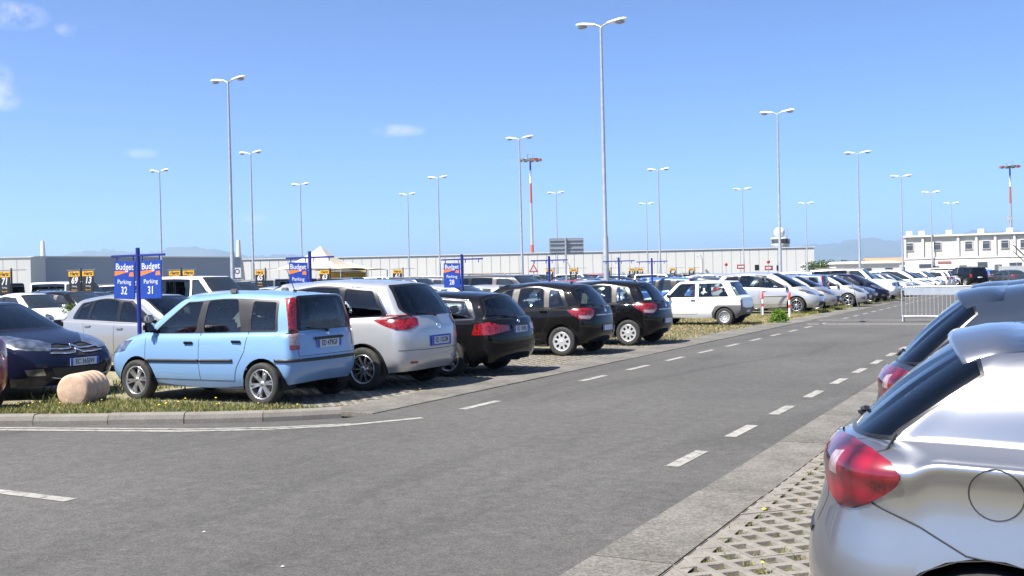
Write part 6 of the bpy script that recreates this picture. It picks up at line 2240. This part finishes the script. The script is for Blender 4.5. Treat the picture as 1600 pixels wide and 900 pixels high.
# ------------------------------------------------------------------ road signs
plain('sign_back', (.26, .28, .31), .5, .4, var=.08)
r = empty('road_sign', (-25.0, 54.6, 0), YAW + .1); tag(r, 'large grey road sign seen from behind on a single pole', 'sign')
MB().box((0, 0, 3.38), (1.95, .03, .92), 'sign_back', .01).build('panel', r)
for z in (3.05, 3.25, 3.52, 3.72):
    MB().box((0, -.035, z), (1.9, .04, .05), 'galv').build('stiffener', r)
MB().tube([(-.05, -.09, 0), (-.05, -.09, 3.88)], .05, 'galv', 10).build('pole', r)
for z in (3.05, 3.25, 3.52, 3.72):
    MB().box((.0, -.09, z), (.18, .10, .035), 'galv_dark').build('clamp', r)
plain('sign_red', (.34, .035, .035), .45)
for (px, dep, top, kind, lab) in [(1135, 112, 2.9, 'round', 'small round red traffic sign in front of the hall'), (1158, 108, 2.6, 'bar', 'red and white no-entry board left of the radar tower'), (1183, 112, 2.5, 'plain', 'small dark traffic sign between two boards'),
                                  (1201, 104, 3.0, 'round', 'red disc sign on the pole under the radar tower'), (1201.5, 104.3, 2.4, 'bar', 'red and white board below the red disc'), (1217, 112, 2.4, 'plain', 'dark traffic sign at the foot of the lamp by the radar tower'),
                                  (834, 70, 2.75, 'tri', 'warning triangle beside the dark off-roader'), (371, 62, 2.6, 'white', 'small white notice on a pole right of the tallest left lamp')]:
    x, y = at_depth(px, dep)
    r = empty('traffic_sign', (x, y, 0), YAW); tag(r, lab, 'sign', 'small traffic signs')
    MB().tube([(0, .04, 0), (0, .04, top)], .03, 'galv', 8).build('pole', r)
    if kind == 'round':
        MB().lathe([(.001, -.012), (.17, -.012), (.17, .012), (.001, .012)], 'sign_red', 24).build('panel', r).location = (0, 0, top - .3)
    elif kind == 'bar':
        p = MB().box((0, 0, 0), (.8, .02, .45), 'sign_red', .01).build('panel', r); p.location = (0, 0, top - .3)
        MB().box((0, -.013, 0), (.6, .004, .2), 'sign_white').build('stripe', p)
    elif kind == 'tri':
        p = MB().add([(-.32, 0, 0), (.32, 0, 0), (0, 0, .56), (-.32, .02, 0), (.32, .02, 0), (0, .02, .56)], [[0, 1, 2], [5, 4, 3], [0, 3, 4, 1], [1, 4, 5, 2], [2, 5, 3, 0]], 'sign_red').build('panel', r); p.location = (0, 0, top - .75)
        MB().add([(-.20, -.004, .07), (.20, -.004, .07), (0, -.004, .42)], [[0, 1, 2]], 'sign_white').build('face', p)
    else:
        p = MB().box((0, 0, 0), (.45, .02, .6), 'sign_black' if kind == 'plain' else 'sign_white', .01).build('panel', r); p.location = (0, 0, top - .3)
        if kind == 'white':
            MB().lathe([(.10, 0), (.15, 0)], 'sign_black', 20, 'Y', M=Matrix.Translation((0, -.014, .08))).build('ring_mark', p)

# ------------------------------------------------------------------ small things near the road
ground_mat('pink_concrete', [(.3, (.40, .27, .19)), (.55, (.52, .37, .27)), (.8, (.58, .43, .33))], 6, speck=.14, speck_scale=140, bump=.4, big=(1.5, .92, 1.06))
T = Matrix.Translation((-11.50, 9.72, .285)) @ Matrix.Rotation(R(112), 4, 'Z') @ Matrix.Scale(.9, 4)
prof = [(.001, -.34), (.20, -.338), (.232, -.325), (.244, -.30), (.246, -.24)]
for k in range(4):
    s0 = -.20 + k * .14
    prof += [(.246, s0), (.234, s0 + .008), (.234, s0 + .022), (.246, s0 + .030)]
prof += [(.246, .30), (.236, .33), (.18, .345), (.001, .35)]
o = MB().lathe(prof, 'pink_concrete', 40, 'X', M=None).build('concrete_bollard')
o.matrix_world = T
tag(o, 'pinkish grooved concrete bollard lying on the grass island', 'bollard')

plain('post_red', (.60, .03, .025), .45); plain('post_white', (.78, .78, .76), .45)
for (px, py, lab) in ((1192, 493, 'red and white striped post left of the green bush'), (1234, 496, 'red and white striped post right of the green bush')):
    d = pix_dir(px, py); k = -EYE / d.z
    r = empty('striped_post', (d.x * k, d.y * k, 0)); tag(r, lab, 'post', 'red and white striped posts')
    hs = [0, .34, .46, .62, .74, .90]
    for i in range(5):
        MB().lathe([(.036, hs[i]), (.036, hs[i + 1])] + ([(.001, .92)] if i == 4 else []), 'post_white' if i % 2 == 0 and i < 4 else 'post_red', 12, 'Z').build('band', r)
    MB().box((0, 0, .01), (.22, .22, .02), 'sign_black', .004).build('base', r)
d = pix_dir(1218, 491); k = -EYE / d.z
o = MB().tube([(-.85, 0, 0), (-.85, 0, .62), (-.78, 0, .70), (.78, 0, .70), (.85, 0, .62), (.85, 0, 0)], .03, 'galv_dark', 8).build('hoop_barrier')
o.location = (d.x * k, d.y * k + .5, 0); o.rotation_euler = (0, 0, YAW); tag(o, 'grey tubular hoop between the striped posts', 'barrier')

# leafy bush at the verge
def bush(px, py, w_, h_, label, n=900, mat='leaf_green', name='bush'):
    d = pix_dir(px, py); k = -EYE / d.z
    r = empty(name, (d.x * k, d.y * k, 0)); tag(r, label, 'plant')
    rg = random.Random(5 + px)
    st = MB()
    for i in range(14):
        a = rg.uniform(0, 6.28); q = rg.uniform(.3, 1) * w_ / 2
        st.tube([(0, 0, 0), (q * .5 * math.cos(a), q * .5 * math.sin(a), h_ * .55), (q * math.cos(a), q * math.sin(a), h_ * rg.uniform(.6, .95))], [.012, .008, .004], 'grass_green', 5, False)
    st.build('stems', r)
    lf = MB(); s = lf.slot(mat)
    for i in range(n):
        a = rg.uniform(0, 6.28); t = rg.random() ** .6
        ph = rg.uniform(0, 1.35)
        rr = w_ / 2 * t * math.cos(min(ph, 1.3)) * rg.uniform(.8, 1.15)
        c = Vector((rr * math.cos(a), rr * math.sin(a), max(.02, h_ * (.04 + .92 * math.sin(ph) * t + .25 * rg.random() * (1 - t)) * rg.uniform(.85, 1.1))))
        u = Vector((rg.gauss(0, 1), rg.gauss(0, 1), rg.gauss(.6, .8))).normalized()
        v = u.orthogonal().normalized()
        v.rotate(Matrix.Rotation(rg.uniform(0, 6.28), 3, u))
        L = rg.uniform(.04, .09); W = L * .32
        k0 = len(lf.v)
        lf.v += [tuple(c), tuple(c + u * L * .5 + v * W), tuple(c + u * L), tuple(c + u * L * .5 - v * W)]
        lf.f.append([k0, k0 + 1, k0 + 2, k0 + 3]); lf.m.append(s); lf.s.append(False)
    lf.build('foliage', r)


bush(1217, 504, .62, .45, 'bright green leafy bush at the verge between the striped posts', 1500)
bush(112, 530, .9, 1.25, 'tall yellowish weed growing between the navy saloon and silver hatchback', 900, 'grass_green', 'weed')

# steel crowd barrier
plain('barrier_steel', (.60, .61, .62), .35, .75, var=.08)
r = empty('crowd_barrier', (-4.48, 34.7, 0), R(1)); tag(r, 'galvanised crowd barrier standing across the road behind the right-hand cars', 'barrier')
LBR = 2.35
fr = [(0, 0, .18), (0, 0, 1.0), (.02, 0, 1.06), (.08, 0, 1.09), (LBR - .08, 0, 1.09), (LBR - .02, 0, 1.06), (LBR, 0, 1.0), (LBR, 0, .18), (0, 0, .18)]
MB().tube(fr, .02, 'barrier_steel', 8).build('frame', r)
for k in range(1, 20):
    MB().tube([(LBR * k / 20, 0, .18), (LBR * k / 20, 0, .84)], .010, 'barrier_steel', 6).build('bar', r)
MB().box((LBR / 2, 0, .95), (LBR - .16, .012, .24), 'barrier_steel', .003).build('panel', r)
for x in (.04, LBR - .04):
    MB().tube([(x, -.28, .02), (x, -.14, .14), (x, 0, .20), (x, .14, .14), (x, .28, .02)], .02, 'barrier_steel', 8).build('foot', r)
o = MB().tube([(0, 0, 0), (-.32, .04, 1.27)], [.016, .010], 'galv_dark', 8).box((0, 0, .015), (.16, .16, .03), 'sign_black', .006).build('leaning_rod')
o.location = (-5.67, 34.75, 0); tag(o, 'thin dark rod leaning on the road left of the crowd barrier', 'rod')

# far hedge and trees by the right end of the hall
for i in range(7):
    px = 1272 + i * 14 + random.uniform(-4, 4)
    x, y = at_depth(px, 215 + random.uniform(-12, 25))
    r = empty('shrub_tree', (x, y, 0)); tag(r, '%s dark green tree from the left between hall and cabins' % ORD[i], 'tree', 'low trees between hall and cabins')
    MB().tube([(0, 0, 0), (.1, 0, 1.4), (.2, .1, 2.6)], [.18, .13, .06], 'soil', 6).build('trunk', r)
    lf = MB(); s = lf.slot('leaf_dark')
    for k in range(520):
        a, b = random.uniform(0, 6.28), random.uniform(-1.2, 1.5)
        q = random.random() ** .5
        c = Vector((2.3 * q * math.cos(a) * math.cos(b), 2.3 * q * math.sin(a) * math.cos(b), 2.3 + 1.5 * q * math.sin(b)))
        u = Vector((random.gauss(0, 1), random.gauss(0, 1), random.gauss(0, 1))).normalized(); v = u.orthogonal().normalized()
        k0 = len(lf.v); L = random.uniform(.2, .42)
        lf.v += [tuple(c), tuple(c + u * L * .5 + v * L * .4), tuple(c + u * L), tuple(c + u * L * .5 - v * L * .4)]
        lf.f.append([k0, k0 + 1, k0 + 2, k0 + 3]); lf.m.append(s); lf.s.append(False)
    lf.build('crown', r)

# ------------------------------------------------------------------ hills and air
ground_mat('hill', [(.3, (.05, .07, .045)), (.5, (.09, .10, .06)), (.75, (.14, .13, .09))], .0012, bump=0, big=(.0004, .85, 1.15))


def hills(name, dist, keys, depth=2600):
    """a ridge on an arc round the place; keys: (picture column, ridge height above the eye line in picture pixels)"""
    n = 220
    px0, px1 = keys[0][0], keys[-1][0]
    f = Vector((-math.sin(YAW), math.cos(YAW), 0)); rt_ = Vector((math.cos(YAW), math.sin(YAW), 0))
    vs, fs = [], []
    rows_ = 9
    for j in range(rows_):
        u = j / (rows_ - 1)
        for i in range(n + 1):
            px = px0 + (px1 - px0) * i / n
            ang = math.atan((px - 800) / 1650)
            hpx = smooth_keys(keys, px)
            prof_ = math.sin(math.pi * min(1, u * 1.15 + .0) / 2) if u < .87 else math.cos((u - .87) / .13 * math.pi / 2)
            rough = .05 * math.sin(px * .071 + j) + .035 * math.sin(px * .19 + 2 * j) + .02 * math.sin(px * .43)
            dd = dist - depth * (.75 - u)
            z = max(0, hpx / 1650 * dist / math.cos(ang) * prof_ * (1 + rough * (1 - abs(u - .87)))) - 5
            p = f * math.cos(ang) * dd / math.cos(ang) * .999 + rt_ * math.tan(ang) * dd
            vs.append((p.x, p.y, z))
    for j in range(rows_ - 1):
        for i in range(n):
            fs.append([j * (n + 1) + i, j * (n + 1) + i + 1, (j + 1) * (n + 1) + i + 1, (j + 1) * (n + 1) + i])
    o = MB().add(vs, fs, 'hill', True).build(name)
    o['kind'] = 'structure'
    return o


hills('hills', 12000, [(-900, 20), (-500, 45), (-200, 30), (20, 24), (90, 42), (140, 56), (165, 57), (210, 50), (240, 54), (300, 58), (340, 57), (362, 48), (385, 44), (430, 46), (470, 42), (520, 30), (640, 12), (760, 4)])
hills('hills', 15000, [(1000, 4), (1120, 14), (1200, 30), (1265, 40), (1310, 45), (1370, 48), (1395, 46), (1480, 50), (1560, 54), (1640, 46), (1900, 60), (2300, 30)])
hz = MB().box((0, 9000, 269.5), (36000, 40000, 541), 'hall_white').build('haze')
hm, hn, hl_, hb_ = new_mat('haze_air')
hn.remove(hb_)
hv = hn.new('ShaderNodeVolumePrincipled')
hv.inputs['Color'].default_value = (.50, .72, 1.0, 1)
hv.inputs['Density'].default_value = .0001
hv.inputs['Anisotropy'].default_value = .2
hl_.new(hv.outputs[0], hn['Material Output'].inputs['Volume'])
hz.data.materials.clear(); hz.data.materials.append(hm)
hz['kind'] = 'stuff'
